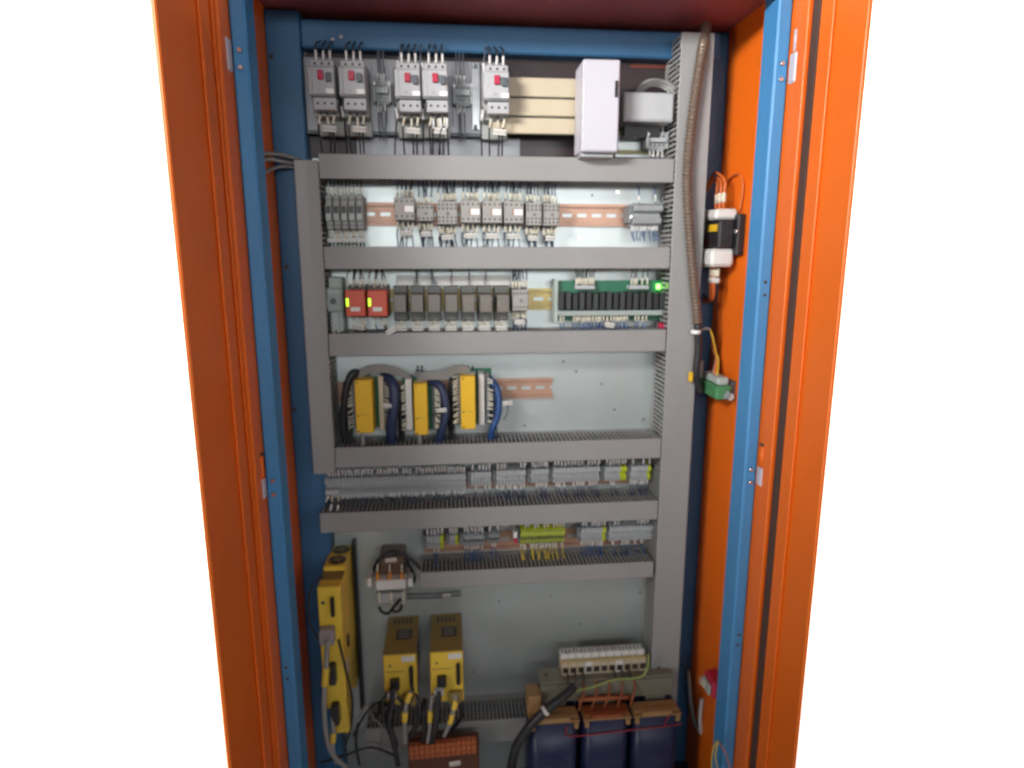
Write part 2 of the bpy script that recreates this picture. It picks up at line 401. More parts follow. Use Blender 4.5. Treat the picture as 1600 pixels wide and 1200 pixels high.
def vduct(label, x0, x1, z0, z1, F=DD):
    T = thing('wiring_duct', label, 'wiring duct', ((x0+x1)/2, 0, z0), 'grey slotted wiring ducts')
    part('cover', B(x0, x1, -F, -F+.003, z0, z1, c=.0012), DUCT, T)
    sl = MB()
    for s in (-1, 1):
        xx = (x0+x1)/2+s*((x1-x0)/2-.0022)
        sl.box(xx-.0008, xx+.0008, -.016, -.0005, z0, z1)
        n = int((z1-z0)/.0085)
        for i in range(n):
            z = z0+(z1-z0)*(i+.5)/n; sl.box(xx-.0008, xx+.0008, -F+.0032, -.0162, z-.0024, z+.0024)
    part('slotted_walls', sl, DUCT, T, stuff=True)
    part('back_wall', B(x0+.0035, x1-.0035, -.0022, -.0004, z0, z1), DUCT, T)
    mb = MB(); R = random.Random(5)
    for k in range(8):
        xx = x0+.006+(x1-x0-.012)*k/7; yy = -.03-.01*(k % 3)
        mb.tube(cr([(xx+R.uniform(-.002, .002), yy, z0+.006+(z1-z0-.012)*t/8) for t in range(9)], 2), .003, 5)
    part('wires', mb, WBLK, T, stuff=True)
    return T
XL0, XL1, XR0, XR1 = -.3577, -.3189, .2825, .3403
RW = XR0-.0015
hduct('top horizontal grey duct right beneath the row of motor breakers', XL1+.001, RW, 1.500, .0395)
hduct('second horizontal grey duct, between the contactor row and the brown relay row', XL1+.001, RW, 1.3524, .0376)
hduct('third horizontal grey duct, under the red modules and brown relays', XL1+.001, RW, 1.205, .0395)
hduct('fourth horizontal grey duct, directly under the three yellow modules', XL1+.001, RW, 1.0013, .0383)
hduct('fifth horizontal grey duct, longest, below the long terminal row', P(500, 817, -.08).x, RW, .878, .0385)
hduct('sixth horizontal grey duct with open end, below the yellow and green terminals', P(655, 905, -.08).x, P(1021, 895, -.08).x, .755, .033)
hduct('lowest horizontal grey duct half hidden behind yellow drives and transformer', -.292, RW, .4190, .052)
vduct('vertical grey duct on the left reaching from the top duct to the long terminal row', XL0, XL1, P(500, 741, -.08).z, P(500, 250, -.08).z)
vduct('tall vertical grey duct along the right side behind the corrugated conduit', XR0, XR1, .33, P(1085, 50, -.08).z)

# ================================================================== DIN RAILS
def rail(label, px0, px1, py, m, yb=0, zfix=None):
    zc = zfix if zfix is not None else P((px0+px1)/2, py, -.012).z; x0, x1 = P(px0, py, -.012).x, P(px1, py, -.012).x
    T = thing('mounting_rail', label, 'mounting rail', ((x0+x1)/2, yb, zc-.0175), 'metal mounting rails')
    mb = MB()
    for s in (-1, 1):
        mb.box(x0, x1, yb-.0075-.0012, yb-.0075, zc+s*.0175-.0025, zc+s*.0175+.0025)   # lips
        mb.box(x0, x1, yb-.0075, yb-.0012, zc+s*.0138-.0006, zc+s*.0138+.0006)
        mb.box(x0, x1, yb-.0022, yb-.0008, zc+s*.0088-.0055, zc+s*.0088+.0055)
    x = x0+.006; 
    while x < x1:
        e = min(x+.0095, x1); mb.box(x, e, yb-.0022, yb-.0008, zc-.0033, zc+.0033); x += .0275
    mb.box(x0, x0+.006, yb-.0022, yb-.0008, zc-.0033, zc+.0033)
    part('profile', mb, m, T)
    return zc
rail('copper toned rail across the second row carrying the contactors', 505, 980, 335, RAILC)
rail('gold toned rail behind the brown relays and green relay board', 515, 1036, 468, RAILG)
rail('copper orange rail behind the three yellow modules', 527, 864, 610, RAILC)
rail('dull rail behind the long row of grey terminals', 505, 1022, 750, RAILC, zfix=P(765, 748, -.012).z)
rail('dull brownish rail behind the yellow and green earth terminals', 662, 1022, 843, RAILC, zfix=P(842, 843, -.012).z)
rail('short olive rail piece right of the white box', 966, 1048, 222, RAILO)

# ================================================================== ROW 1
def make_breaker():
    T = thing('motor_breaker', '', 'breaker', (0, 0, 0), 'grey motor breakers with red and dark buttons')
    w = .0415
    part('base', B(-w/2, w/2, -.062, -.0202, -.041, .038, c=.0015), MCBG, T)
    part('body', B(-w/2, w/2, -.095, -.0622, -.0155, .0275, c=.002), BREAK, T)
    part('top_terminal_cover', B(-w/2+.003, w/2-.001, -.088, -.0622, .0277, .0385, c=.0015), BREAK, T)
    part('face_plate', B(-w/2+.007, w/2-.001, -.0978, -.0952, -.0145, .0255, c=.001), BREAK, T)
    part('lower_terminal_cover', B(-w/2+.006, w/2, -.092, -.0622, -.0365, -.0180, c=.0015), BREAK, T)
    part('rear_housing', B(-w/2, w/2+.002, -.030, -.0205, -.066, -.0415, c=.001), MCBG, T)
    xs = [-.0095, .0015, .0125]
    screws(T, xs, .0325, -.0882); screws(T, [x+.002 for x in xs], -.0272, -.0922)
    part('red_button', B(-.0042, .0048, -.1035, -.098, .006, .0195, c=.001), RED, T)
    part('dark_button', B(.0083, .0168, -.1035, -.098, .003, .0165, c=.001), DGREY, T)
    part('rating_label', B(.0070, .0195, -.0986, -.0979, -.0135, -.0065), SLEEVEW, T)
    part('dial', MB().cyl((-.003, -.098, -.008), (0, -1, 0), .0026, .001, 10), MCBG, T)
    part('parting_groove', B(-w/2+.001, w/2-.001, -.0955, -.094, -.0176, -.0158), TDARK, T)
    leads(T, [(x, .036) for x in xs], (0, 1), -.075, .016, .003, .05, .0021, .0015, -.02, WBLK, SLEEVEW, .001, True, seed=3)
    leads(T, [(x+.002, -.039) for x in xs], (0, -1), -.075, .014, .003, .075, .0021, .0015, -.05, WBLK, SLEEVE, .002, True, seed=4, tw=.002)
    label_tag(T, .006, -.077, -.0625, .023, .0095, .06)
    return T
SP = [(502, 93, 171, 'leftmost motor breaker with red button, in the shaded top left corner'),
      (550, 94, 172, 'second motor breaker from the left, in half shade with red button'),
      (637, 97, 175, 'motor breaker standing third from left, right of the first small terminal group'),
      (680, 98, 175, 'fourth motor breaker from left with doubled wires beneath it'),
      (776, 101, 178, 'rightmost motor breaker, beside the three cream cover slats')]
br0 = make_breaker()
for i, (px, ya, yb, lb) in enumerate(SP):
    p = P(px, (ya+yb)/2, -.095); loc = (p.x, 0, p.z)
    if i == 0: br0.location = loc; br0['label'] = lb
    else:
        c = dup(br0, loc, lb)
        if i == 3:
            leads(c, [(p.x+x, p.z-.039) for x in (-.004, .007, .018)], (0, -1), -.077, .016, .003, .075, .0021, .0015, -.05, WBLK, SLEEVEW, .002, True, seed=9)
        if i in (1, 2, 3, 4):
            leads(c, [(p.x-.0215, p.z-.024)], (0, -1), -.07, .017, .003, .09, .002, .0014, -.04, WBLK, SLEEVEW, .003, True, seed=i)
            if i > 1: leads(c, [(p.x-.018, p.z+.026)], (0, 1), -.07, .014, .003, .06, .002, .0014, -.02, WGREY, SLEEVEW, .003, True, seed=20+i)
def small_terms(px0, py0, px1, py1, label, nt, seed, bottoms=True, F=.05, yb=-.0205, n=4, sm=SLEEVEW, wl=.06, ddx=0):
    xl, xr, z0, z1 = rect(px0, py0, px1, py1, F)
    T = thing('terminal_block_group', label, 'terminal blocks', ((xl+xr)/2, yb, z0), 'small terminal block groups')
    w = (xr-xl)/n; zc = (z0+z1)/2; h = z1-z0
    for i in range(n):
        a = xl+i*w
        prof = [(yb, z0), (-F*.72, z0), (-F*.8, z0+h*.16), (-F*.82, z0+h*.34), (-F, z0+h*.40), (-F, z0+h*.60), (-F*.82, z0+h*.66), (-F*.8, z0+h*.84), (-F*.72, z1), (yb, z1)]
        t = part('terminal_block', MB().prism(prof, 'x', a+.0003, a+w-.0003), TGREY, T)
        mb = MB()
        for zz in (z0+h*.25, z1-h*.25): mb.cyl((a+w/2, -F*.81, zz), (0, -1, 0), w*.27, .001, 7)
        part('screw', mb, SCREW, t)
    for a in (xl-.0045, xr+.0006):
        part('end_stop', B(a, a+.004, -F*.9, yb, z0+h*.05, z1-h*.05, c=.0008), TGREY, T)
        q = a+.002; part('end_screw', MB().cyl((q, -F*.9-.0002, zc+h*.3), (0, -1, 0), .0022, .002, 8), STEEL, T)
    xs = [xl+w*(i+.5) for i in range(n)]
    leads(T, [(x, z1-.003) for x in xs[:nt]], (0, 1), -F*.7, .011, .002, wl, .0016, .0011, -.022, WGREY, sm, .0015, True, seed=seed)
    if bottoms: leads(T, [(x, z0+.003) for x in xs[:nt]], (0, -1), -F*.7, .012, .002, wl, .0016, .0011, -.03, WGREY, sm, .0015, True, seed=seed+1)
    return T
small_terms(587, 122, 606, 160, 'small grey terminal group between the second and third motor breakers', 3, 31)
small_terms(712, 126, 734, 163, 'small grey terminal group left of the bright clip rail and last breaker', 3, 35)
small_terms(1016, 204, 1042, 233, 'small grey terminal group at the end of the olive rail', 4, 39, F=.045, yb=-.009, wl=.03)
# cream slats
T = thing('busbar_cover', 'cream busbar cover of three wide slats left of the white box', 'cover panel', (P(845, 210, -.055).x, 0, P(845, 210, -.055).z))
for a, b in ((121, 151), (154, 181), (184, 209)):
    xl, xr, z0, z1 = rect(770, a, 901, b, .055)
    part('slat', B(xl, xr, -.055, -.047, z0, z1, c=.0015), CREAM, T)
xl, xr, z0, z1 = rect(790, 118, 899, 208, .05)
part('backing', B(xl, xr, -.0465, -.006, z0+.004, z1-.004), TDARK, T)
# white box
xl, xr, z0, z1 = rect(910, 92, 968, 237, .125)
T = thing('white_enclosure', 'tall narrow white box with a small black slot on its right edge', 'enclosure', ((xl+xr)/2, 0, z0))
part('lid', B(xl, xr, -.125, -.092, z0, z1, c=.0025), WHITEP, T)
part('base', B(xl, xr-.001, -.0915, -.062, z0+.001, z1-.001, c=.002), WHITEP, T)
part('mounting_foot', B(xl+.022, xr-.008, -.0615, -.0065, z0+.03, z1-.03), TGREY, T)
a = rect(961, 126, 965.5, 152, .126)
part('latch_slot', B(a[0], a[1], -.1268, -.1245, a[2], a[3]), BLACK, T)
part('foot_bracket', B(xl+.002, xr-.004, -.11, -.004, z0-.006, z0-.0005, c=.001), TGREY, T)
# grey relay box with cable loop
xl, xr, z0, z1 = rect(975, 144, 1057, 190, .075)
T = thing('grey_box', 'small grey box with a coiled grey cable lying on top, at the top right', 'enclosure', ((xl+xr)/2, 0, z0))
part('housing', B(xl, xr-.004, -.075, -.006, z0, z1, c=.002), TGREY, T)
part('lid_lip', B(xl+.003, xr-.007, -.0765, -.0752, z0+.003, z1-.003, c=.0006), TGREY, T)
part('foot', B(xl+.012, xr-.016, -.04, -.006, z0-.02, z0-.0005), BLACK, T)
xl2, xr2 = P(994, 140, -.04).x, P(1056, 140, -.04).x
mb = MB()
for k, rr in enumerate((1., .86, .72)):
    c = Vector(((xl2+xr2)/2, -.045+.004*k, z1+.002)); R_ = (xr2-xl2)/2*rr
    mb.tube([c+Vector((math.cos(t)*R_, -.004*math.cos(3*t), .003+math.sin(t)*R_*.62)) for t in [PI*i/16 for i in range(17)]], .0028, 7)
part('cable_loop', mb, CABG, T)

# ================================================================== ROW 2
# narrow fuse modules
def make_module():
    T = thing('fuse_module', '', 'fuse module', (0, 0, 0), 'narrow grey fuse modules')
    w = .0116
    part('body', B(-w/2+.0003, w/2-.0003, -.058, -.009, -.0265, .0285, c=.001), MCBG, T)
    part('front', B(-w/2+.0006, w/2-.0006, -.066, -.0582, -.014, .014, c=.001), MCBG, T)
    part('window', B(-.0036, .0036, -.0668, -.0655, -.001, .0105), BLACK, T)
    part('lower_flap', B(-.0046, .0046, -.0672, -.0662, -.0128, -.002, c=.0004), PALEG, T)
    screws1(T, [-.0026, .0026], [.0215, -.0205], -.0582, .0016)
    leads(T, [(-.0026, .028), (.0026, .028)], (0, 1), -.05, .012, .001, .035, .0017, .0011, -.045, WBLK, SLEEVE, .001, seed=5)
    leads(T, [(-.0026, -.027), (.0026, -.027)], (0, -1), -.05, .012, .001, .035, .0017, .0011, -.045, WBLK, SLEEVE, .001, seed=6)
    part('label_tag', B(-w/2+.0004, w/2-.0004, -.058, -.0555, -.049, -.0415, c=.0005), TAGM, T)
    return T
m0 = make_module()
NM = ['fuse module at the left end of the second row', 'second fuse module from left in its block of five', 'middle fuse module in its block of five',
      'fourth fuse module from left in its block of five', 'fuse module at the right end of its block, next to bare rail']
for i in range(5):
    p = P(513+12.1*i, 332, -.066); loc = (p.x, 0, p.z)
    if i == 0: m0.location = loc; m0['label'] = NM[0]
    else: dup(m0, loc, NM[i])
CG = 'cream contactors on the second row'
def make_contactor(w, h, n, F, seed, plate=True, two=False, sock=True, group=CG):
    T = thing('contactor', '', 'contactor', (0, 0, 0), group)
    part('base', B(-w/2+.001, w/2-.001, -F*.62, -.009, -h*.62, h*.55, c=.001), TDARK, T)
    part('body', B(-w/2+.0003, w/2-.0003, -F, -F*.62-.0002, -h/2, h/2, c=.0012), CONT, T)
    xs = line(-w/2+w*.5/n, w/2-w*.5/n, n)
    screws1(T, xs, [h*.33, -h*.33] if not two else [h*.36, -h*.36, h*.18, -h*.2], -F, min(.0019, w/n*.3))
    if plate:
        part('name_plate', B(w*.0, w*.44, -F-.0012, -F-.0002, -h*.14, h*.12), SLEEVEW, T)
        part('indicator', B(-w*.06, -w*.03, -F-.0015, -F-.0002, -h*.14, h*.14), ORTERM, T)
        part('face', B(-w*.44, -w*.1, -F-.0008, -F-.0002, -h*.15, h*.13), CONT, T)
    else:
        part('push_tab', B(-.002, .003, -F-.002, -F-.0002, -h*.08, h*.04, c=.0004), TDARK, T)
        part('parting_line', B(-w/2+.001, w/2-.001, -F-.0004, -F+.0006, h*.26, h*.28), TDARK, T)
    leads(T, [(x, h*.5) for x in xs], (0, 1), -F*.7, .012, .0015, .04, .0019, .0012, -.045, WBLUE, SLEEVE, .0016, seed=seed)
    leads(T, [(x, -h*.5) for x in xs], (0, -1), -F*.7, .013, .002, .048, .0019, .0012, -.045, WBLUE, SLEEVE, .0025, seed=seed+1, tw=.002)
    xm = [x+w*.5/n for x in xs[:-1]]
    leads(T, [(x, h*.5) for x in xm], (0, 1), -F*.5, .012, .003, .04, .0018, .0012, -.045, WBLK, SLEEVE, .002, drop=.35, seed=seed+2)
    leads(T, [(x, -h*.5) for x in xm], (0, -1), -F*.55, .014, .004, .048, .0019, .0012, -.045, WBLK, SLEEVE, .003, drop=.15, seed=seed+3, tw=.003)
    label_tag(T, 0, -F*.78, -h*.5-.0215, w*.62, .0085, random.uniform(-.09, .09))
    return T
def place(proto, px, py, F, label, first=False):
    p = P(px, py, -F); 
    if first: proto.location = (p.x, 0, p.z); proto['label'] = label; return proto
    return dup(proto, (p.x, 0, p.z), label)
cA = make_contactor(.0347, .0375, 4, .062, 41)
place(cA, 632, 326, .062, 'first cream contactor right of the bare copper rail', True)
place(cA, 735.5, 330.5, .062, 'left one of three joined contactors in the middle of the second row')
place(cA, 769.3, 331, .062, 'middle one of three joined contactors in the second row')
place(cA, 803, 331.5, .062, 'right one of three joined contactors in the second row')
cB = make_contactor(.029, .0275, 4, .055, 47, False, group=None)
place(cB, 664.5, 332.5, .055, 'lowest, smallest cream contactor, second from left in its row', True)
cC = make_contactor(.0283, .0385, 4, .058, 51, False, True)
cW = make_contactor(.0352, .0385, 5, .058, 55, False, True)
place(cW, 699, 332.5, .058, 'widest cream contactor with four screw rows, left of the three joined ones', True)
place(cC, 834.5, 334.5, .058, 'cream contactor with four screw rows right after the three joined ones', True)
place(cC, 862, 335, .058, 'last cream contactor at the right, beside long bare copper rail')
# terminal rows ---------------------------------------------------------------
def term_row(px0, py0, px1, py1, label, n, F=.046, yb=-.009, m=TGREY, green=0, top=1., bot=.6, seed=1, top_m=SLEEVEW, bot_m=SLEEVEW, stops=True, dots=False, wt=WBLUE, gm=YG, wl=.03, group='grey terminal block rows'):
    xl, xr, z0, z1 = rect(px0, py0, px1, py1, F)
    T = thing('terminal_block_row', label, 'terminal blocks', ((xl+xr)/2, yb, z0), group)
    w = (xr-xl)/n; h = z1-z0; zc = (z0+z1)/2
    prof = [(yb, z0), (-F*.62, z0), (-F*.86, z0+h*.10), (-F*.92, z0+h*.30), (-F*.80, z0+h*.36), (-F*.72, zc-h*.03), (-F*.72, zc+h*.03), (-F*.80, zc+h*.09), (-F*.98, zc+h*.14), (-F, zc+h*.22), (-F*.9, z1-h*.12), (-F*.62, z1), (yb, z1)]
    a, b = MB(), MB()
    for i in range(n):
        (b if i >= n-green else a).prism([(y-(.0009 if i % 3 == 1 else 0) if y < yb else y, z) for y, z in prof], 'x', xl+i*w+.0006, xl+(i+1)*w-.0006)
    if a.v: part('terminal_blocks', a, m, T, stuff=True)
    if b.v: part('earth_terminal_blocks', b, gm, T, label='yellow green earth terminals', stuff=True)
    if dots:
        d = MB()
        for i in range(n):
            for zz in (z0+h*.2, z0+h*.4, z1-h*.2, z1-h*.36): d.box(xl+(i+.3)*w, xl+(i+.7)*w, -F*1.005, -F*.7, zz-.0014, zz+.0014)
        part('screws', d, TDARK, T, stuff=True)
    if stops:
        part('end_stop', B(xl-.0068, xl-.0006, -F*.78, yb, z0+h*.1, z1-h*.1, c=.0012), TDARK, T)
        part('end_screw', MB().cyl((xl-.0037, -F*.78-.0002, zc-h*.12), (0, -1, 0), .0026, .004, 8), STEEL, T)
    xs = [xl+w*(i+.5) for i in range(n)]
    if top: leads(T, [(x, z1-.001) for x in xs], (0, 1), -F*.92, .012, .001, wl, .0016, .0011, -.045, wt, top_m, .0014, drop=1-top, seed=seed)
    if bot: leads(T, [(x, z0+.003) for x in xs], (0, -1), -F*.62, .011, .001, wl, .0015, .0011, -.045, wt, bot_m, .0018, drop=1-bot, seed=seed+50, tw=.001)
    return T
T = term_row(992, 316, 1036, 352, 'grey two level terminal row at the right end of the second row', 10, F=.062, top=.5, bot=.8, seed=61, dots=False, wt=WBLUE2)
# ================================================================== ROW 3
xl, xr, z0, z1 = rect(512, 433, 538, 518, .05)
T = thing('rotary_switch_base', 'pale green grey device with a round ringed front at the left end of third row', 'switch', ((xl+xr)/2, 0, z0))
zc = P(522, 470, -.05).z; xc = P(523, 470, -.05).x
part('base', B(xl+.004, xr-.002, -.056, -.009, z0, z1, c=.002), PALEG, T)
part('body', B(xl, xr, -.066, -.0565, zc-.018, zc+.024, c=.004), PALEG, T)
for r, y in ((.0125, .0005), (.009, .003)):
    part('ring', MB().tube([(xc+math.cos(t)*r, -.066-y, zc+math.sin(t)*r) for t in [2*PI*i/20 for i in range(21)]], .0013, 6, False), TGREY, T)
part('knob', MB().cyl((xc, -.0665, zc), (0, -1, 0), .0055, .006, 14, .0045), DGREY, T)
part('lug', B(xl+.008, xr-.008, -.061, -.0565, z0+.004, zc-.019, c=.001), TGREY, T)
leads(T, [(xl+.01, z0+.012), (xl+.018, z0+.012)], (0, -1), -.058, .012, .002, .035, .0018, .0012, -.045, WBLK, SLEEVE, seed=65)
# red modules
def make_red():
    T = thing('safety_relay', '', 'relay module', (0, 0, 0), 'red relay modules with green lamps')
    w = .0335
    part('base', B(-w/2+.001, w/2-.001, -.05, -.009, -.027, .029, c=.001), TDARK, T)
    part('housing', B(-w/2+.0004, w/2-.0004, -.082, -.0503, -.0225, .0225, c=.0014), REDM, T)
    part('rim', B(-w/2+.002, w/2-.003, -.0832, -.0822, .0135, .0205), REDM, T)
    part('label', B(-.008, .0075, -.0828, -.0822, -.0135, -.0065), TAGM, T)
    part('status_lamp', B(-.0148, -.0112, -.0836, -.0822, -.0045, .0085), LEDG, T)
    leads(T, [(x, .026) for x in line(-.013, .013, 5)], (0, 1), -.06, .013, .001, .04, .0018, .0012, -.045, WBLK, SLEEVE, .002, seed=71, tw=.002)
    leads(T, [(x, -.025) for x in (-.008, .004, .011)], (0, -1), -.055, .012, .002, .04, .0018, .0012, -.045, WBLK, SLEEVE, .002, seed=72, tw=.003)
    return T
r0 = make_red()
place(r0, 555, 474, .082, 'left red relay module with lit green lamp, beside the round grey switch', True); 
r1 = place(r0, 589.5, 474, .082, 'right red relay module with lit green lamp, beside the brown relays')
p = P(560, 511, -.06); label_tag(r0, p.x, -.06, p.z, .022, .009, .15)
p = P(611, 517, -.086); label_tag(r1, p.x, -.086, p.z, .018, .0085, -.5)
# brown relays
def make_relay():
    T = thing('plug_in_relay', '', 'relay', (0, 0, 0), 'brown grey plug in relays on sockets')
    w = .0258
    part('socket', B(-w/2+.0003, w/2-.0003, -.036, -.009, -.034, .0285, c=.001), SOCK, T)
    part('upper_socket_step', B(-w/2+.0006, w/2-.0006, -.046, -.0362, .0165, .0275, c=.001), SOCK, T)
    part('lower_socket_step', B(-w/2+.0006, w/2-.0006, -.046, -.0362, -.032, -.0175, c=.001), SOCK, T)
    part('relay_cover', B(-w/2+.0022, w/2-.0012, -.074, -.0363, -.0165, .0155, c=.0018), RELAY, T)
    part('test_button', B(-.0055, -.0025, -.0752, -.0742, .0085, .0115), TDARK, T)
    part('printed_label', B(-.007, .0035, -.0747, -.0742, -.012, .004), RELAY, T)
    screws1(T, line(-.0085, .0085, 4), [.022, -.0245], -.0462, .0016)
    leads(T, [(x, -.032) for x in line(-.0095, .0095, 5)], (0, -1), -.043, .011, .001, .034, .0015, .0011, -.045, WBLUE, SLEEVE, .0012, drop=.1, seed=75)
    label_tag(T, -.0005, -.047, -.0465, .021, .0085, 0)
    return T
q0 = make_relay()
ordn = ['first', 'second', 'third', 'middle', 'fifth', 'sixth', 'last']
for i in range(7):
    lb = ['first brown relay, touching the right red module', 'second brown relay counted from the red modules', 'third brown relay counted from the red modules',
          'middle one of the seven brown relays', 'third brown relay counted back from the cream contactor', 'second brown relay counted back from the cream contactor', 'last brown relay, touching the cream contactor of its row'][i]
    place(q0, 624+27*i, 474, .074, lb, i == 0)
# white marker strips above the relays
T = thing('marker_strip', 'long white marker strip above the brown relays', 'marker strip', (P(730, 447, -.02).x, 0, P(730, 447, -.02).z))
for a, b in ((620, 646), (653, 673), (682, 798)):
    xl, xr, z0, z1 = rect(a, 430, b, 446, .026)
    part('strip_segment', B(xl, xr, -.026, -.0185, z0, z1, c=.0005), TAGM, T)
leads(T, [(P(x, 449, -.03).x, P(x, 449, -.03).z) for x in (649, 651, 676, 679, 706, 731, 757)], (0, 1), -.032, .006, .001, .035, .0016, .0013, -.045, WGREY, TGREY, .002, seed=79)
mb = MB()
cD = make_contactor(.0295, .0375, 5, .066, 81, False, group=None)
place(cD, 813.5, 469, .066, 'single cream contactor between the last brown relay and gold rail', True)
# relay board
xl, xr, z0, z1 = rect(868, 438, 1045, 500, .028)
T = thing('relay_board', 'green circuit board with a row of black relays and a lit green lamp', 'circuit board', ((xl+xr)/2, 0, z0))
part('board', B(xl, xr, -.030, -.028, z0, z1), PCB, T)
part('carrier', B(xl+.004, xr-.004, -.0278, -.009, z0+.004, z1-.004), GREENP, T)
xe = P(869, 470, -.04).x
part('end_bracket', B(xl-.004, xl+.0025, -.042, -.009, z0-.003, z1+.002, c=.001), PALEG, T)
n = 16; x0, x1 = P(873, 470, -.055).x, P(1041, 470, -.055).x; za, zb = P(957, 484, -.055).z, P(957, 457, -.055).z
for i in range(n):
    a = x0+(x1-x0)*i/n; b = x0+(x1-x0)*(i+1)/n
    part('board_relay', B(a+.0009, b-.0022, -.056, -.0305, za, zb+.0015*math.sin(i*2.1), c=.0008), RBLACK if i % 2 else BLACK, T)
x0, x1, za, zb = rect(873, 485, 1036, 493, .05)
part('terminal_strip', B(x0, x1, -.05, -.0305, za, zb, c=.001), PALEG, T)
mb = MB()
for x in line(x0+.003, x1-.003, 34): mb.box(x-.0008, x+.0008, -.0503, -.0498, za+.002, zb-.002)
part('strip_slots', mb, TDARK, T, stuff=True)
for a, b, seed in ((899, 930, 1), (982, 1014, 2)):
    u0, u1, w0, w1 = rect(a, 446, b, 452, .045)
    part('plug_connector', B(u0, u1, -.045, -.0305, w0, w1, c=.0008), TGREY, T)
    leads(T, [(x, w1-.001) for x in line(u0+.002, u1-.002, 9 if seed == 1 else 8)], (0, 1), -.04, .013, .001, .034, .0017, .001, -.045, WBLK, SLEEVE, .001, seed=85+seed, drop=0 if seed == 1 else .15)
xs = [P(px, 495, -.042).x for px in [876, 880]+[897+4.1*k for k in range(7)]+[921, 926.5, 931, 935, 939, 943, 949]+[955+4.1*k for k in range(6)]+[976, 980, 993, 998, 1004, 1010]]
leads(T, [(x, za+.001) for x in xs], (0, -1), -.042, .0115, .001, .036, .0017, .001, -.045, WBLUE2, SLEEVE, .0012, seed=88)
q = P(1030, 448, -.04); part('status_lamp', B(q.x-.0028, q.x+.0028, -.04, -.0302, q.z-.0045, q.z+.0045, c=.001), LEDG2, T)
q = P(1046, 446, -.04); part('status_lamp', B(q.x-.0018, q.x+.0012, -.036, -.0302, q.z-.003, q.z+.003, c=.0008), LEDG, T)
p = P(953, 508, -.055); label_tag(T, p.x, -.055, p.z, .018, .0085, .12)
p = P(1034, 509, -.05); part('red_plug', B(p.x-.005, p.x+.005, -.055, -.04, p.z-.005, p.z+.005, c=.001), RED, T)

# ================================================================== ROW 4 yellow modules
def io_module(label, fx0, fx1, yt, yb, F, conn, conn_px, lcol, rcol, seed, bundle):
    xl, xr, z0, z1 = rect(fx0, yt, fx1, yb, F)
    T = thing('interface_module', label, 'interface module', ((xl+xr)/2, 0, z0), 'yellow interface modules with ribbon cables')
    bd0, bd1 = P(lcol, (yt+yb)/2, -.03).x, P(rcol, (yt+yb)/2, -.03).x
    part('board', B(bd0, bd1, -.030, -.028, z0-.002, z1+.006), PCB, T)
    part('carrier', B(bd0+.006, bd1-.006, -.0278, -.009, z0+.008, z1-.004), GREENP, T)
    part('cover', B(xl, xr, -F, -.0302, z0, z1, c=.0015), YEL, T)
    mb = MB()
    for t in (.04, .33, .955): mb.cyl((xl+.0045, -F+.0005, z0+(z1-z0)*t), (0, -1, 0), .0016, .0012, 8)
    part('screw', mb, SCREW, T)
    part('parting_line', B(xl+.003, xr-.003, -F-.0004, -F+.0005, z0+(z1-z0)*.34, z0+(z1-z0)*.345), DTOP, T)
    part('ridge', B(xl+.0015, xr-.0015, -F-.0006, -F+.0005, z0+(z1-z0)*.62, z0+(z1-z0)*.63), YEL, T)
    c0, c1, e0, e1 = rect(conn[0], conn[1], conn[2], conn[3], .058)
    part('connector', B(c0, c1, -.058, -.0302, e0, e1, c=.0012), CREAM if conn_px else TAGM, T)
    part('connector_base', B(c0-.001, c1+.001, -.040, -.0302, e0-.005, e1+.004, c=.001), TDARK, T)
    # sleeves on both edges
    nn = 15
    for s, cx in ((-1, lcol), (1, rcol)):
        X = P(cx, (yt+yb)/2, -.05).x-s*.008
        part('terminal_strip', B(X-.004, X+.004, -.050, -.0302, z0+.004, z1, c=.0008), TDARK, T)
        mk = MB(); wr = MB(); R = random.Random(seed+s)
        for i in range(nn):
            z = z0+.008+(z1-z0-.012)*i/(nn-1)
            if R.random() < .12: continue
            a = Vector((X+s*.001, -.051, z)); b = a+Vector((s*.0095, -.004, -.003+R.uniform(-.004, .003)))
            mk.tube([a, b], .0017, 6)
            wr.tube(cr([a, b, b+Vector((s*.006, .004, -.004)), Vector((X+s*.017, -.045, z-.02)), Vector((X+s*.014, -.04, z0-.005)), Vector((X+s*.010, -.045, z0-.03))], 3), .0012, 5)
        for i in range(9):
            x = X+s*R.uniform(.006, .016); y = -R.uniform(.036, .06)
            wr.tube(cr([(X, -.046, z1-R.uniform(.0, .02)), (x, y, z1-R.uniform(.012, .03)), (x+R.uniform(-.003, .003), y, (z0+z1)/2), (x+R.uniform(-.005, .003), y+.006, z0), (x+R.uniform(-.006, .006), -.045, z0-.03)], 4), .0013, 5)
        pw = part('wires', wr, WBLK if s < 0 else WBLUE, T, stuff=True); part('marker_sleeves', mk, SLEEVE, pw, stuff=True)
    for (m, r, pts) in bundle:
        part('cable_bundle', MB().tube(cr([P(px, py, -yy) for px, py, yy in pts], 6), r, 9), m, T)
    return T
io_module('left yellow module, ringed by a dark cable arc, cream connector on its right', 555, 582, 594, 677, .078, (592, 588, 600, 672), True, 546, 608, 101,
          [(WBLK, .0065, [(566, 588, .04), (553, 582, .055), (543, 600, .06), (537, 635, .06), (536, 665, .055), (540, 690, .05)]),
           (WBLUE, .0095, [(600, 588, .04), (614, 600, .06), (616, 630, .068), (611, 665, .066), (612, 698, .05)])])
io_module('middle yellow module with its pale connector on the left side', 647, 668, 600, 680, .074, (634, 593, 644, 672), False, 630, 686, 103,
          [(WBLUE, .0075, [(672, 596, .04), (690, 606, .06), (697, 640, .066), (692, 668, .064), (684, 694, .05)])])
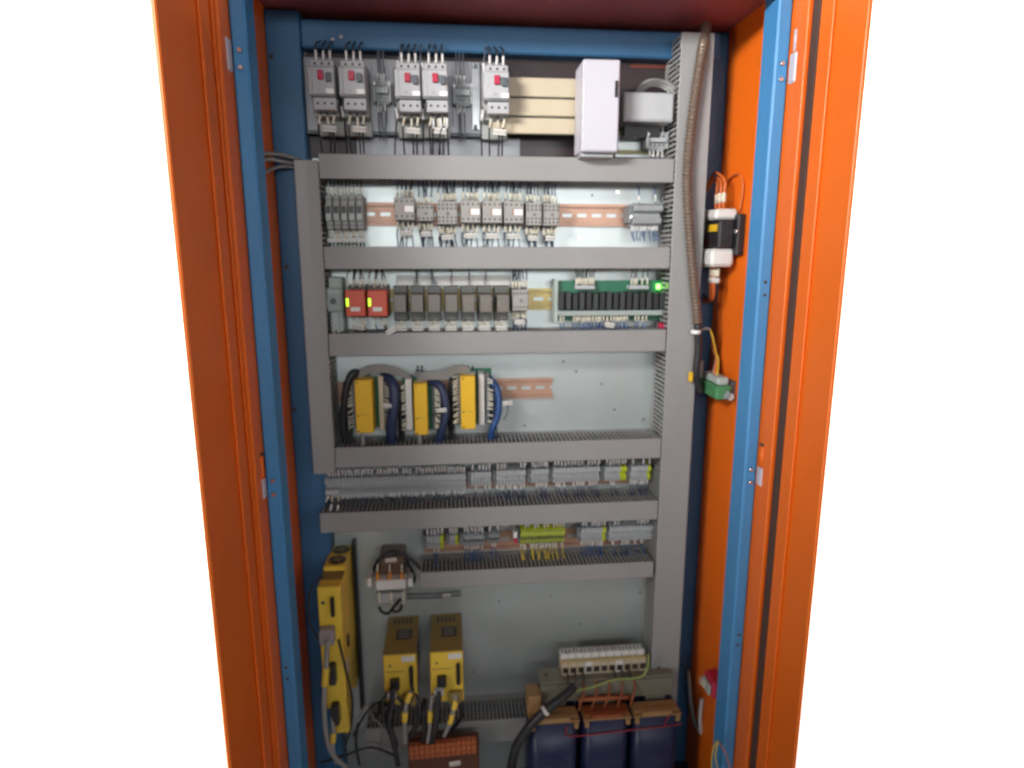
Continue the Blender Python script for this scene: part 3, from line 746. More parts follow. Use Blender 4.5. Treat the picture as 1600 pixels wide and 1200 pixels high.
io_module('right yellow module with pale connector and blue bundle on its right', 720, 743, 588, 671, .076, (748, 585, 757, 664), False, 710, 768, 105,
          [(WBLUE2, .006, [(764, 590, .04), (776, 606, .055), (780, 632, .06), (776, 655, .06), (769, 670, .058), (767, 686, .045)])])
# ribbons
T = thing('ribbon_cable', 'flat grey ribbon cable looping across the tops of the yellow modules', 'cable', tuple(P(640, 590, -.05)), None)
part('ribbon', MB().strip(cr([P(560, 592, -.05), P(572, 579, -.055), P(600, 576, -.06), P(630, 584, -.06), P(643, 596, -.05)], 6), (0, -.007, .016), .0014), CABG, T)
part('ribbon', MB().strip(cr([P(652, 597, -.05), P(662, 588, -.062), P(690, 586, -.064), P(715, 577, -.06), P(732, 580, -.055), P(736, 592, -.045)], 6), (0, -.007, .016), .0014), CABG, T)
for px in (586, 656, 735):
    p = P(px, 578, -.05); part('clip', B(p.x-.009, p.x+.009, -.055, -.04, p.z-.012, p.z-.002, c=.001), TDARK, T)
    for d in (-.004, .004): part('clip_pin', MB().cyl((p.x+d, -.05, p.z-.002), (0, -.2, 1), .0014, .01, 6), BLACK, T)
for i, (px, py, lb, rot) in enumerate(((606, 634, 'white cable tag on the dark blue bundle of the left yellow module', .12), (690, 641, 'white cable tag on the bundle of the middle yellow module', -.06), (793, 630, 'white cable tag hanging free right of the right yellow module', -.08))):
    p = P(px, py, -.075); T = thing('cable_tag', lb, 'cable tag', tuple(p), 'white cable tags in the yellow module row')
    label_tag(T, p.x, p.y, p.z, .018, .0075, rot)
    e = P(px-14 if i == 1 else px+(-6 if i == 2 else 10), py+(26 if i == 2 else 8), -.07)
    part('tie', MB().tube(cr([p, (p+e)/2+Vector((.003, -.002, -.002)), e], 4), .0009, 5), WBLK, T)
# grey stubs under modules
for px, lb in ((566, 'grey lead dropping from the left yellow module into the duct'), (655, 'grey lead dropping from the middle yellow module into the duct')):
    a = P(px, 678, -.05); T = thing('lead', lb, 'cable', tuple(a), 'short grey leads under yellow modules')
    part('sheath', MB().tube(cr([a+Vector((0, 0, .006)), P(px+1, 690, -.055), P(px+2, 706, -.05)], 4), .0035, 8), CABG, T)

# ================================================================== ROW 5
term_row(507, 742, 728, 774, 'long unbroken terminal row at the left of the fifth row', 44, top=.9, bot=.8, seed=121, stops=False)
for i, (a, b, y0, y1, n, g, tp, bt, lb) in enumerate((
    (736, 768, 736, 764, 6, 0, .8, .8, 'short terminal group next to the long terminal row'),
    (776, 822, 733, 762, 9, 0, .7, .9, 'nine wide terminal group, between two shorter groups on the fifth row'),
    (830, 858, 731, 759, 6, 0, .9, .4, 'short terminal group left of the wide middle right group on fifth row'),
    (865, 938, 728, 757, 14, 0, .6, .7, 'widest terminal group in the right half of fifth row'),
    (946, 980, 727, 755, 7, 2, .9, .3, 'terminal group with one green end, left one of two on fifth row'),
    (987, 1018, 726, 754, 6, 1, .7, .9, 'terminal group with green end at the far right of fifth row'))):
    term_row(a, y0, b, y1, lb, n, green=g, top=tp, bot=bt, seed=130+i)
# loose sleeves at the left end
p = P(525, 772, -.06); T = thing('terminal_marker', 'pale end clamp with loose marked wires below the long terminal row', 'end clamp', tuple(p))
xl, xr, z0, z1 = rect(508, 766, 530, 774, .05); part('clamp', B(xl, xr, -.05, -.03, z0, z1, c=.001), TGREY, T)
leads(T, [(xl+.004, z0), (xl+.011, z0), (xr-.003, z0)], (0, -1), -.045, .013, .001, .03, .0017, .0012, -.05, WBLK, SLEEVE, .002, seed=140, tw=.003)
leads(T, [(xl+.013, z0-.012), (xr, z0-.012)], (-.2, -1), -.06, .013, .001, .03, .0018, .0012, -.05, WBLK, SLEEVEW, .001, seed=141)
# ================================================================== ROW 6
for i, (a, b, y0, y1, n, g, tp, bt, m, dots, lb) in enumerate((
    (666, 693, 836, 862, 5, 1, .9, .7, TGREY, False, 'first terminal group on the sixth row with thin green end'),
    (702, 716, 835, 855, 3, 1, 1., 0., TGREY, False, 'tiny three wide terminal group on the sixth row'),
    (724, 757, 833, 857, 6, 0, .8, 1., TGREY, True, 'dotted grey terminal group left of centre on the sixth row'),
    (763, 781, 832, 852, 4, 0, .3, .5, TGREY, True, 'small dotted terminal group left of a bare rail gap'),
    (814, 883, 825, 854, 14, 14, .7, .9, TGREY, False, 'big all yellow green earth terminal block'),
    (909, 947, 823, 851, 8, 1, .8, .9, TGREY, False, 'terminal group with green end, right of the yellow green block'),
    (953, 1020, 820, 849, 13, 0, .5, .7, TGREY, False, 'wide grey terminal group at the right end of the sixth row'))):
    T = term_row(a, y0, b, y1, lb, n, green=g, top=tp, bot=bt, seed=150+i, m=m, dots=dots or g == 14, wt=WYEL if g == 14 else WBLUE2)
p = P(806, 846, -.05); T = thing('red_jumper', 'tiny red jumper clip left of the yellow green block', 'jumper', tuple(p))
part('clip', B(p.x-.003, p.x+.003, -.05, -.010, p.z-.005, p.z+.005, c=.001), RED, T); part('clip_top', B(p.x-.004, p.x+.003, -.048, -.010, p.z+.0055, p.z+.018, c=.001), TAGM, T)

# ================================================================== small choke / contact block on the left
xl, xr, z0, z1 = rect(587, 907, 634, 922, .085)
T = thing('terminal_choke', 'device with white bar and three copper orange terminals under a black cable arc', 'power contactor', ((xl+xr)/2, 0, z0-.03))
part('white_bar', B(xl, xr, -.085, -.06, z0, z1, c=.0015), TAGM, T)
a = rect(592, 874, 632, 906, .06); part('core', B(a[0], a[1], -.0595, -.0005, a[2]-.01, a[3]+.004, c=.003), CORE, T, label='brown wound core')
a = rect(588, 923, 634, 944, .06); part('lower_body', B(a[0], a[1], -.0598, -.0008, a[2], a[3]-.006, c=.002), TGREY, T)
for px in (577, 641):
    a = rect(px-4, 904, px+4, 918, .075); part('end_cap', B(a[0], a[1], -.075, -.0005, a[2], a[3], c=.0015), TAGM, T)
for px in (590, 609, 628):
    p = P(px, 906, -.08); t = part('terminal', B(p.x-.003, p.x+.003, -.083, -.07, p.z, p.z+.014, c=.001), COPPER, T)
    part('wire_end', MB().tube([(p.x, -.077, p.z+.0145), (p.x+.001, -.078, p.z+.030)], .0016, 6), SLEEVE, t)
    p = P(px+2, 924, -.075); part('lower_lead', MB().tube(cr([p, p+Vector((0, -.002, -.012)), p+Vector((.001, 0, -.026))], 3), .0017, 6), SLEEVE, T)
arcs = MB()
for pts in ([(590, 890, .06), (592, 878, .06), (605, 864, .05), (625, 862, .05), (648, 880, .05), (660, 892, .05)], [(609, 888, .06), (612, 874, .055), (622, 865, .05), (640, 872, .05), (655, 885, .045)],
            [(628, 888, .06), (634, 876, .055), (640, 885, .05), (648, 905, .05), (640, 918, .05)],
            [(592, 948, .06), (597, 956, .065), (607, 958, .065), (618, 945, .07), (626, 936, .07)], [(628, 946, .06), (624, 954, .06), (614, 956, .06)], [(582, 895, .04), (578, 910, .04), (588, 880, .04), (600, 868, .04)]):
    arcs.tube(cr([P(x, y, -d) for x, y, d in pts], 6), .003, 7)
part('cables', arcs, WBLK, T)
p = P(611, 875, -.075); label_tag(T, p.x, p.y, p.z, .021, .008, -.03)
# pair of thin cables with tag
p = P(690, 930, -.012); T = thing('cable_pair', 'pair of thin dark cables with a small white tag on bare plate', 'cable', tuple(p))
mb = MB()
for dy in (0, 6): mb.tube(cr([P(636, 929+dy, -.008), P(680, 928+dy, -.006), P(720, 924+dy, -.004)], 4), .0016, 6)
part('cables', mb, DGREY, T); p = P(697, 930, -.010); label_tag(T, p.x, p.y, p.z, .016, .007, -.03)

# ================================================================== YELLOW DRIVES
def vents(mb, x, y0, y1, z0, z1, n, s):
    for i in range(n):
        z = z0+(z1-z0)*(i+.5)/n; mb.box(x, x+s*.0006, y0, y1, z-.0013, z+.0013)
def drive(label, x0, x1, zt, zb, F, seed):
    T = thing('servo_drive', label, 'servo drive', ((x0+x1)/2, 0, zb), 'short yellow servo drives')
    part('heatsink', B(x0+.001, x1-.001, -.03, -.0005, zb+.004, zt-.0025, c=.001), DSIDE, T)
    ch = part('chassis', B(x0+.001, x1-.001, -F+.022, -.0303, zb, zt-.0025, c=.001), DSIDE, T)
    mb = MB(); vents(mb, x0+.001, -F+.045, -.035, zb+.04, zt-.01, 22, -1); vents(mb, x1-.001, -F+.045, -.035, zb+.04, zt-.01, 22, 1)
    part('side_vents', mb, TDARK, ch, stuff=True)
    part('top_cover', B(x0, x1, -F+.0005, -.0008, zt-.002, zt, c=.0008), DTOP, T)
    part('top_label', B((x0*.42+x1*.58)-.015, (x0*.42+x1*.58)+.015, -.083, -.050, zt+.0002, zt+.0008), PRINT, T)
    mb = MB()
    for k in range(3): mb.box((x0*.42+x1*.58)-.011, (x0*.42+x1*.58)+.009, -.077+.009*k, -.0745+.009*k, zt+.0009, zt+.0012)
    part('label_print', mb, PRINTG, T)
    mb = MB()
    for k in range(5): mb.box(x0+.012+.008*k, x0+.016+.008*k, -.030, -.012, zt+.0002, zt+.0007)
    part('top_slots', mb, PRINT, T)
    part('front_cover', B(x0, x1, -F, -F+.0215, zb, zt-.0022, c=.0018), DRIVE, T)
    w = x1-x0; h = zt-zb
    part('status_label', B(x0+w*.55, x1-.003, -F-.0006, -F-.0001, zt-.016, zt-.005), TAGM, T)
    part('indicator', MB().cyl((x0+w*.2, -F+.0004, zt-.023), (0, -1, 0), .0022, .0012, 8), SCREW, T)
    mb = MB()
    for k in range(7): mb.box(x0+w*(.08+.08*k), x0+w*(.13+.08*k), -F-.0005, -F-.0001, zt-.037, zt-.034)
    part('print', mb, DTOP, T)
    part('lever', B(x0+w*.78, x0+w*.90, -F-.012, -F-.0002, zt-.066, zt-.022, c=.003), BLACK, T)
    part('connector', B(x0+w*.2, x0+w*.48, -F-.014, -F-.0002, zt-.066, zt-.047, c=.0015), BLACK, T)
    part('plug', B(x0+w*.12, x0+w*.40, -F-.026, -F-.0142, zt-.074, zt-.062, c=.002), TGREY, T)
    part('plug_housing', B(x0+w*.55, x0+w*.95, -F-.012, -F-.0002, zb+.004, zb+.026, c=.002), DTOP, T)
    return T
drive('left one of the two short yellow servo drives', -.2436, -.183, .637, .531, .129, 1)
drive('right one of the two short yellow servo drives', -.158, -.0965, .637, .531, .129, 2)
# tall drive
X0, X1, zt = -.349, -.3095, .7968
T = thing('servo_amplifier', 'tall narrow yellow servo amplifier with two fans on top, at the left', 'servo drive', (-.33, 0, .50))
zk = P(553, 1036, 0).z
part('mounting_edge', B(X1+.002, X1+.009, -.02, -.0005, P(552, 1100, 0).z, P(552, 840, 0).z, c=.001), BLACK, T)
part('upper_chassis', B(X0, X1, -.0895, -.0008, zk, zt, c=.002), DRIVE, T)
part('front_cover', B(X0, X1, -.150, -.0898, .548, .7885, c=.002), DRIVE, T)
part('front_step', B(X0+.0005, X1-.0005, -.123, -.0898, .7887, .7888+.0002, c=0), DTOP, T)
part('lower_cover', B(X0+.010, X1, -.139, -.0905, P(545, 1140, -.13).z, .5478, c=.002), DRIVE, T)
part('rear_lower_block', B(X0+.01, X1, -.040, -.001, zk-.03, zk-.0005, c=.002), DRIVE, T)
for yc in (-.022, -.065):
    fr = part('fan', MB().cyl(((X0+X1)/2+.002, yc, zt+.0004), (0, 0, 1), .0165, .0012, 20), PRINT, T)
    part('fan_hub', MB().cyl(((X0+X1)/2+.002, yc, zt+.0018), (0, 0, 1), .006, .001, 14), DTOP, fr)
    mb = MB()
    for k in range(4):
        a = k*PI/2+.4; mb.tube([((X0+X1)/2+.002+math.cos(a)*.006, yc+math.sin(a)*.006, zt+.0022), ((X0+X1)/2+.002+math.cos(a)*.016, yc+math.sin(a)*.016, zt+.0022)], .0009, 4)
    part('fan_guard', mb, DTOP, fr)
part('indicator', MB().cyl((X0+.009, -.1496, P(504, 942, -.15).z), (0, -1, 0), .0032, .0012, 10), SCREW, T)
zl = P(520, 930, -.15).z
part('lever', B(X0+.023, X0+.0295, -.162, -.1502, zl-.038, zl, c=.003), BLACK, T)
zc = P(515, 990, -.16).z
part('cable_clamp', B(X0+.002, X0+.028, -.170, -.1502, zc-.018, zc+.012, c=.003), DSIDE, T)
zc = P(520, 1065, -.16).z
part('connector', B(X0+.014, X0+.028, -.170, -.1502, P(520, 1140, -.16).z+.012, P(520, 1100, -.16).z, c=.003), BLACK, T)
part('connector', B(X0+.014, X0+.026, -.168, -.1502, zc-.005, zc+.035, c=.003), BLACK, T)
part('side_label', B(X1+.0002, X1+.0008, -.128, -.112, .600, .628), TAGM, T)
q = PX(543, 1000, X1)
part('side_latch', B(X1+.0002, X1+.003, q.y-.006, q.y+.004, q.z-.012, q.z+.012, c=.001), PRINT, T)
# cables hanging from the drives
def cable(label, pts, r, m, group, tags=(), n=8, tagm=None):
    c = cr([P(x, y, -d) for x, y, d in pts], 7); T = thing('cable', label, 'cable', tuple(c[-1]), group)
    part('sheath', MB().tube(c, r, n), m, T)
    for t in tags:
        i = int(t*(len(c)-3)); part('yellow_sleeve' if tagm is None else 'tag', MB().tube([c[j] for j in range(i, min(i+(5 if tagm is None else 2), len(c)))], r*(1.4 if tagm is None else 1.15), 8), tagm or DRIVE, T)
    return T
DG = 'cables hanging from the yellow drives'
cable('thick grey cable hanging down the front of the tall yellow amplifier', [(512, 1000, .172), (509, 1050, .176), (506, 1100, .178), (510, 1150, .172), (521, 1180, .16), (540, 1198, .15)], .0045, CABG, DG, (.2,))
cable('dark cable bowing out left of the tall yellow amplifier', [(505, 900, .155), (488, 915, .158), (482, 945, .158), (484, 975, .155), (498, 1000, .16)], .0016, WBLK, DG)
cable('dark cable running down the right side of the tall yellow amplifier', [(529, 1000, .165), (540, 1045, .15), (550, 1090, .13), (549, 1130, .12), (540, 1165, .12)], .0022, WBLK, DG)
cable('short lead with yellow sleeve under the tall yellow amplifier', [(520, 1120, .165), (521, 1145, .17), (520, 1170, .165), (526, 1192, .15)], .0038, CABG, DG, (.42,))
cable('black plug lead from the left short drive', [(614, 1075, .150), (612, 1100, .155), (608, 1130, .150), (618, 1165, .14)], .006, WBLK, DG)
cable('grey lead with yellow sleeve under the left short drive', [(642, 1080, .145), (634, 1105, .155), (632, 1130, .155), (633, 1160, .145)], .0042, CABG, DG, (.1, .5))
cable('dark lead from the left short drive lever', [(645, 1075, .14), (640, 1100, .15), (626, 1110, .15), (604, 1100, .14), (588, 1120, .12)], .0035, WBLK, DG)
cable('black plug lead from the right short drive', [(686, 1078, .150), (683, 1105, .156), (680, 1135, .15), (672, 1165, .13)], .0065, WBLK, DG)
cable('grey lead with yellow sleeve left under the right short drive', [(676, 1085, .145), (673, 1110, .15), (671, 1140, .148), (668, 1160, .14)], .0036, CABG, DG, (.4,))
cable('grey lead with two yellow sleeves under the right short drive', [(712, 1085, .14), (710, 1105, .152), (703, 1130, .15), (694, 1150, .14)], .0036, CABG, DG, (.25, .55))
cable('thin dark cable sagging between tall amplifier and short drives', [(552, 1150, .09), (575, 1110, .09), (600, 1095, .1), (625, 1110, .12)], .002, WBLK, DG)
cable('grey looped lead in the shade left of the short drives', [(562, 1120, .085), (574, 1098, .09), (582, 1120, .09), (598, 1140, .1), (590, 1190, .1)], .0018, CABG, DG)
cable('dark lead dropping to the cabinet floor near the tall amplifier', [(560, 1130, .085), (556, 1160, .1), (562, 1196, .11)], .0025, WBLK, DG)

cable('black cable bunched left of the left short drive plug', [(606, 1082, .14), (598, 1098, .15), (600, 1125, .15), (612, 1150, .145), (622, 1196, .14)], .0045, WBLK, DG)
cable('black cable looping from the right side of the left short drive', [(648, 1085, .13), (656, 1105, .14), (652, 1130, .145), (640, 1150, .14)], .0042, WBLK, DG)
cable('black cable between both short drives', [(664, 1092, .12), (662, 1115, .14), (664, 1140, .14), (660, 1160, .13)], .0048, WBLK, DG)
cable('dark cable arching behind the left short drive plug', [(590, 1120, .10), (596, 1096, .12), (612, 1086, .145), (628, 1098, .15), (634, 1122, .14)], .003, WBLK, DG)
cable('dark cable right of the right short drive bending to the lowest duct', [(716, 1088, .12), (722, 1102, .12), (720, 1122, .11), (706, 1140, .1)], .0036, WBLK, DG)
cable('thin dark cable crossing the floor of the cabinet at the left', [(500, 1192, .12), (540, 1180, .12), (580, 1168, .11), (620, 1182, .12)], .0025, WBLK, DG)

# ================================================================== ORANGE TERMINAL STRIP at the bottom
xl, xr, z0, z1 = rect(639, 1157, 745, 1186, .14)
T = thing('orange_terminal_strip', 'orange red terminal strip low in front of the short yellow drives', 'terminal strip', ((xl+xr)/2, -.1, z0-.03))
part('base', B(xl-.003, xr+.005, -.1275, -.108, z0-.05, z1-.012, c=.002), RUST, T)
Mt = Matrix.Translation(((xl+xr)/2, -.134, (z0+z1)/2)) @ Matrix.Rotation(rad(-2), 4, 'Y')
hw = (xr-xl)/2; n = 13
for i in range(n):
    a = -hw+2*hw*i/n; b = -hw+2*hw*(i+1)/n
    t = part('terminal', B(a+.0004, b-.0004, -.008, .006, -.014, .014, c=.001, M=Mt), ORTERM, T)
    mb = MB()
    for z in (-.0065, .0065): mb.box(a+.0018, b-.0018, -.0088, -.0078, z-.003, z+.003, M=Mt)
    part('slot', mb, WCU, t)
p = P(711, 1193, -.15); label_tag(T, p.x, p.y, p.z, .021, .009, -.08)

# ================================================================== TRANSFORMER
zt = .535; yb = PZ(945, 1042, zt).y; yf = PZ(945, 1061, zt).y
x0, x1 = P(846, 1062, yf).x, P(1049, 1060, yf).x
T = thing('transformer', 'heavy three coil transformer with dark blue windings on the cabinet floor', 'transformer', (.18, -.09, ZB+.062))
zy = P(945, 1092, yf).z
core = part('core', B(x0, x1, yf, yb, zy, zt, c=.0015), IRON, T)
part('clamp_angle', B(x0-.003, x1+.003, yf-.004, yf-.0004, zy+.004, zt-.004, c=.001), IRON, core)
part('clamp_angle', B(x0-.003, x1+.003, yf-.004, yb+.004, zt+.0005, zt+.0035, c=.001), IRON, core)
mb = MB()
for x in (x0+.012, x1-.02): mb.cyl((x, (yb+yf)/2, zt+.0036), (0, 0, 1), .0035, .003, 8)
part('bolt', mb, SCREW, core)
for x in line(x0+.03, x1-.03, 3): part('core_leg', B(x-.02, x+.02, yf+.004, yb-.004, ZB+.09, zy-.0005), IRON, T)
part('lower_yoke', B(x0, x1, yf, yb, ZB+.0625, ZB+.0895, c=.0015), IRON, T)
cf = yf-.042
ce = [(828, 905), (912, 985), (990, 1062)]
for i, (a, b) in enumerate(ce):
    xa, xb = P(a, 1150, cf).x, P(b, 1150, cf).x; zc = zy-.014; zo = ZB+.091
    ymid = (cf+yb+.03)/2; ra = (xb-xa)/2; rb = (yb+.028-cf)/2 if yb+.028 < 0 else (-.002-cf)/2; yc = cf+rb
    ring = []
    for k in range(28):
        t = 2*PI*k/28; cx, cy = math.cos(t), math.sin(t)
        e = .38; ring.append(((xa+xb)/2+ra*math.copysign(abs(cx)**e, cx), yc+rb*math.copysign(abs(cy)**e, cy)))
    mb = MB().prism(ring, 'z', zo, zc); mb.s = [False, False]+[True]*28
    c = part('coil', mb, COIL, T)
    fl = MB().box(xa-.001, xb+.001, cf-.001, yf-.0045, zc+.0005, zc+.004, c=.0008)
    part('flange', fl, TAN, c)
    part('flange', B(xa+.002, xb-.002, cf+.006, yf-.006, zc+.0045, zc+.009, c=.002), WCU if i == 1 else TAN, c)
    tl = part('terminal_lug', B(xa+.015, xb-.018, cf-.004, cf+.012, zc+.0045, zc+.013, c=.002), WCU if i == 1 else TAN, c)
    for x in (xa+.006, xb-.006): part('bobbin_tab', B(x-.004, x+.004, cf-.003, cf+.004, zc-.012, zc+.0003, c=.001), TAN, c)
a = rect(823, 1078, 846, 1112, -yf); part('side_flange', B(a[0], a[1]-.003, yf-.02, yf+.02, a[2], a[3], c=.002), TAN, T)
xm0, xm1 = P(905, 1085, yf-.02).x, P(985, 1085, yf-.02).x
part('winding_leads', MB().tube(cr([(xm0, yf-.012, zy+.012), ((xm0+xm1)/2, yf-.018, zy+.016), (xm1, yf-.012, zy+.010)], 6), .005, 7), WCU, T)
mb = MB()
for k in range(5):
    x = xm0+(xm1-xm0)*k/4; mb.tube(cr([(x, yf-.02, zy-.006), (x+.003, yf-.022, zy+.012), (x+.012, yf-.01, zy+.03), (x+.01, yf+.004, zt+.002)], 4), .0022, 6)
part('winding_ends', mb, WCU, T)
mb = MB().tube(cr([P(886, 1135, cf-.003), P(888, 1150, cf-.004), P(940, 1146, cf-.006), P(1000, 1139, cf-.006), P(1038, 1135, cf-.004), P(1066, 1131, cf-.003)], 4), .0013, 6)
mb.tube(cr([P(1038, 1135, cf-.004), P(1041, 1125, cf-.003), P(1048, 1115, cf-.001)], 4), .0013, 6)
part('sense_wire', mb, WRED, T)
# connector strip on top
xl, xr = P(880, 1030, -.10).x, P(1014, 1030, -.10).x; zs = zt+.0045
yB = PZ(945, 1018, zs+.03).y
T2 = thing('connector_strip', 'cream multi pole connector strip lying on top of the transformer', 'terminal strip', ((xl+xr)/2, -.09, zs))
yf2 = yf+.012; n = 11
for i in range(n):
    a = xl+(xr-xl)*i/n; b = xl+(xr-xl)*(i+1)/n
    t = part('terminal', B(a+.0003, b-.0003, yf2, yf2+.034, zs, zs+.026, c=.001), CREAM if i % 4 != 3 else TAGM, T2)
    part('upper_step', B(a+.0004, b-.0004, yf2+.013, yf2+.034, zs+.0265, zs+.038, c=.001), TAGM, t)
    part('clamp_opening', B(a+.0022, b-.0022, yf2-.0006, yf2+.001, zs+.005, zs+.017), PRINT, t)
part('marker_strip', B(xl, xr, yf2+.0025, yf2+.010, zs+.0262, zs+.0275), mat('aged_marker_yellow', (.60, .50, .22), .5), T2)
mb = MB()
for i in range(2*n): 
    x = xl+(xr-xl)*(i+.5)/(2*n); mb.box(x-.001, x+.001, yf2+.017, yf2+.030, zs+.0382, zs+.0386)
part('screw_slots', mb, PRINT, T2)
R = random.Random(4)
for i in range(n):
    if R.random() < .75:
        x = xl+(xr-xl)*(i+.5)/n
        part('wire_stub', MB().tube(cr([(x, yf2-.001, zs+.011), (x+.002, yf2-.012, zs+.008), (x+R.uniform(0, .006), yf2-.02, zs-.004)], 4), .0017, 6), WBLK, T2)
cable('thick black power cable curving from the transformer down to the lower left', [(897, 1072, -yf+.03), (880, 1088, -yf+.045), (850, 1112, -yf+.055), (825, 1138, -yf+.055), (806, 1168, -yf+.05), (798, 1205, -yf+.04)], .0088, WBLK, None, (.42,), 10, TAGM)
cable('thin green yellow earth wire crossing in front of the transformer', [(1013, 1022, -yf+.005), (1012, 1042, -yf+.012), (1000, 1058, -yf+.014), (960, 1062, -yf+.014), (925, 1074, -yf+.02), (895, 1080, -yf+.04)], .0016, WYG, None)

# ================================================================== CONDUIT in front of the right duct
c = cr([P(x, y, -d) for x, y, d in ((1104, 40, .06), (1098, 75, .088), (1089, 130, .092), (1081, 190, .092), (1075, 250, .092), (1074, 300, .092), (1078, 370, .092), (1083, 430, .092), (1088, 480, .092), (1090, 508, .092))], 34)
T = thing('corrugated_conduit', 'bronze corrugated conduit running down in front of the right duct', 'conduit', tuple(c[-1]))
# resample evenly for the ribs
L = [0]
for i in range(1, len(c)): L.append(L[-1]+(c[i]-c[i-1]).length)
tot = L[-1]; pts = []; rs = []; k = 0; st = .0016; nst = int(tot/st)
for i in range(nst):
    s_ = i*st
    while L[k+1] < s_: k += 1
    t = (s_-L[k])/max(1e-9, L[k+1]-L[k]); pts.append(c[k].lerp(c[k+1], t)); rs.append(.0091 if i % 4 in (0, 1) else .0066)
part('ribbed_tube', MB().tube(pts, rs, 12), CONDUIT, T)
part('black_sleeve', MB().tube(cr([P(1090, 506, -.092), P(1091, 545, -.09), P(1088, 585, -.088), P(1094, 612, -.08)], 6), .0068, 10), WBLK, T)
p = P(1087, 519, -.094); part('tie_band', MB().cyl(p-Vector((0, 0, .003)), (0, 0, 1), .0092, .007, 12), SLEEVEW, T)
# ================================================================== DEVICES ON THE RIGHT SIDE PANEL
YC = -.066; zc = 1.397
T = thing('wall_contactor', 'black contactor with white terminal covers mounted on the orange right side panel', 'contactor', (.40, YC, zc-.06))
part('base', B(.3862, .3998, YC-.050, YC+.050, zc-.040, zc+.030, c=.002), BLACK, T)
part('body', B(.358, .386, YC-.038, YC+.044, zc-.028, zc+.020, c=.003), BLACK, T)
part('name_plate', B(.3568, .3578, YC-.030, YC+.012, zc+.001, zc+.013), YEL, T)
part('upper_terminal_cover', B(.352, .392, YC-.034, YC+.040, zc+.021, zc+.039, c=.004), TAGM, T)
part('lower_terminal_cover', B(.348, .390, YC-.036, YC+.040, zc-.060, zc-.029, c=.005), TAGM, T)
part('red_flag', B(.345, .357, YC+.026, YC+.040, zc-.028, zc-.004, c=.002), RED, T)
for i, dy in enumerate((-.016, .0, .016)):
    a = Vector((.372, YC+dy, zc+.039)); e = Vector((.374, YC+.07, zc+.075))
    wv = part('wire', MB().tube(cr([a, a+Vector((0, 0, .028)), a+Vector((.002, .006, .05)), a.lerp(e, .6)+Vector((0, 0, .045-.008*i)), e, e+Vector((.002, .012, -.02))], 5), .0026, 7), WORG, T)
    part('marker_sleeve', MB().tube([a+Vector((0, 0, .012)), a+Vector((0, 0, .028))], .0037, 7), SLEEVE, wv)
    b = Vector((.370, YC+dy*.9, zc-.060))
    wv = part('wire', MB().tube(cr([b, b+Vector((0, 0, -.03)), b+Vector((.004, .01, -.06)), b+Vector((.008, .05, -.066)), b+Vector((.01, .08, -.055))], 5), .0026, 7), WBLK if i == 0 else WORG, T)
    part('marker_sleeve', MB().tube([b+Vector((0, 0, -.003)), b+Vector((0, 0, -.018))], .0036, 7), SLEEVE, wv)
    part('marker_ring', MB().tube([b+Vector((0, 0, -.02)), b+Vector((0, 0, -.029))], .0048, 7), TAGM, wv)
a = Vector((.396, YC-.02, zc+.09))
part('loop_wire', MB().tube(cr([(.396, YC-.03, zc+.035), (.396, YC-.036, zc+.08), (.396, YC-.01, zc+.1), (.394, YC+.03, zc+.092), (.39, YC+.07, zc+.08)], 6), .0022, 7), WORG, T)
part('bolt', MB().cyl((.3865, YC-.046, zc), (-1, 0, 0), .004, .004, 8), STEEL, T)
# green plug
T = thing('green_plug_connector', 'green plug connector with black cylinder fixed to the right side panel', 'connector', (.40, -.07, 1.10))
p0, p1 = PX(1100, 596, .375), PX(1132, 596, .375)
part('plug', B(.362, .390, p1.y, p0.y, 1.103, 1.128, c=.002), GREENP, T)
part('plug_top', B(.366, .386, p1.y+.006, p0.y-.012, 1.1285, 1.142, c=.002), PALEG, T)
part('bracket', B(.3905, .3998, -.12, p0.y+.006, 1.100, 1.135, c=.001), DGREY, T)
part('cylinder', MB().tube([(.378, p1.y-.001, 1.113), (.386, -.118, 1.109)], .008, 12), DGREY, T)
part('cylinder_cap', MB().tube([(.3862, -.1185, 1.109), (.388, -.130, 1.1085)], .0062, 10), TAGM, T)
q = P(1079, 589, -.088); part('yellow_tag', B(q.x-.004, q.x+.004, -.0905, -.086, q.z-.009, q.z+.009, c=.001), YEL, T)
s0 = P(1090, 519, -.085)
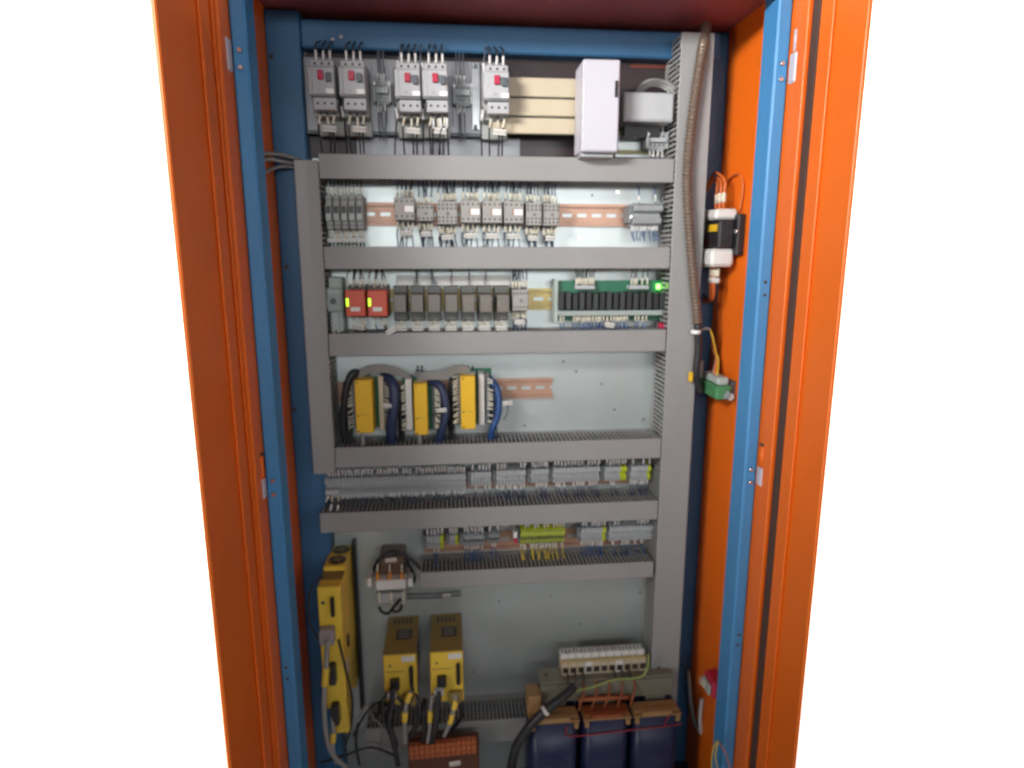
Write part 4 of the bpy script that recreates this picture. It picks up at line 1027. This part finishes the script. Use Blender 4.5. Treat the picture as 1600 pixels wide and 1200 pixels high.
for m, off in ((WORG, 0), (WORG, .004), (CABG, .007), (WYEL, -.006)):
    e = Vector((.377, (p0.y+p1.y)/2+off*1.5, 1.142))
    part('wire', MB().tube(cr([s0, s0+Vector((.025, .005, .004)), Vector((.385, -.055+off, 1.178)), Vector((.388, -.060+off, 1.165)), e], 6), .0017, 6), m, T)
part('grey_plug', B(.352, .368, p0.y-.014, p0.y+.012, 1.12, 1.162, c=.003), CABG, T)
# red plug low on the side panel
p = PX(1114, 1065, .385)
T = thing('red_plug', 'dark red plug with pale pins low on the right side panel', 'plug', (.40, p.y, p.z-.02))
part('housing', B(.372, .3995, p.y-.03, p.y+.016, p.z-.016, p.z+.018, c=.004), RED, T)
part('collar', B(.366, .3718, p.y-.024, p.y+.010, p.z-.012, p.z+.010, c=.002), MCBG, T)
for k in (-.006, 0, .006): part('pin', MB().tube([(.366, p.y-.008, p.z+k), (.362, p.y+.012, p.z+k-.002)], .0013, 6), SLEEVE, T)
cable('pale cable hanging at the lower right corner beside the transformer', [(1076, 1048, .03), (1079, 1090, .04), (1086, 1130, .05), (1096, 1142, .06)], .0038, CABG, None)
cable('short white cable end at the lower right of the transformer', [(1097, 1092, .075), (1094, 1120, .075), (1095, 1145, .07)], .0042, TAGM, None)
cable('thin yellow wire loop in front of the lower right post', [(1111, 1205, .23), (1114, 1172, .235), (1122, 1158, .24), (1118, 1180, .24), (1122, 1205, .235)], .0012, WYEL, 'loose thin wires at the bottom right')
cable('thin orange wire ending at the lower right post', [(1124, 1160, .235), (1134, 1178, .24), (1142, 1204, .24)], .0010, WORG, 'loose thin wires at the bottom right')
# grey cables entering from the left
LG = 'grey cables entering beside the left duct'
cable('upper grey cable passing from left side panel to the vertical duct', [(405, 240, .10), (425, 240, .08), (445, 243, .06), (466, 249, .04)], .0032, CABG, LG)
cable('middle grey cable passing from left side panel to the vertical duct', [(405, 250, .10), (424, 249, .08), (445, 253, .06), (464, 256, .04)], .0032, CABG, LG)
cable('lower grey cable passing from left side panel to the vertical duct', [(405, 275, .10), (425, 264, .08), (442, 260, .06), (464, 262, .04)], .0028, CABG, LG)
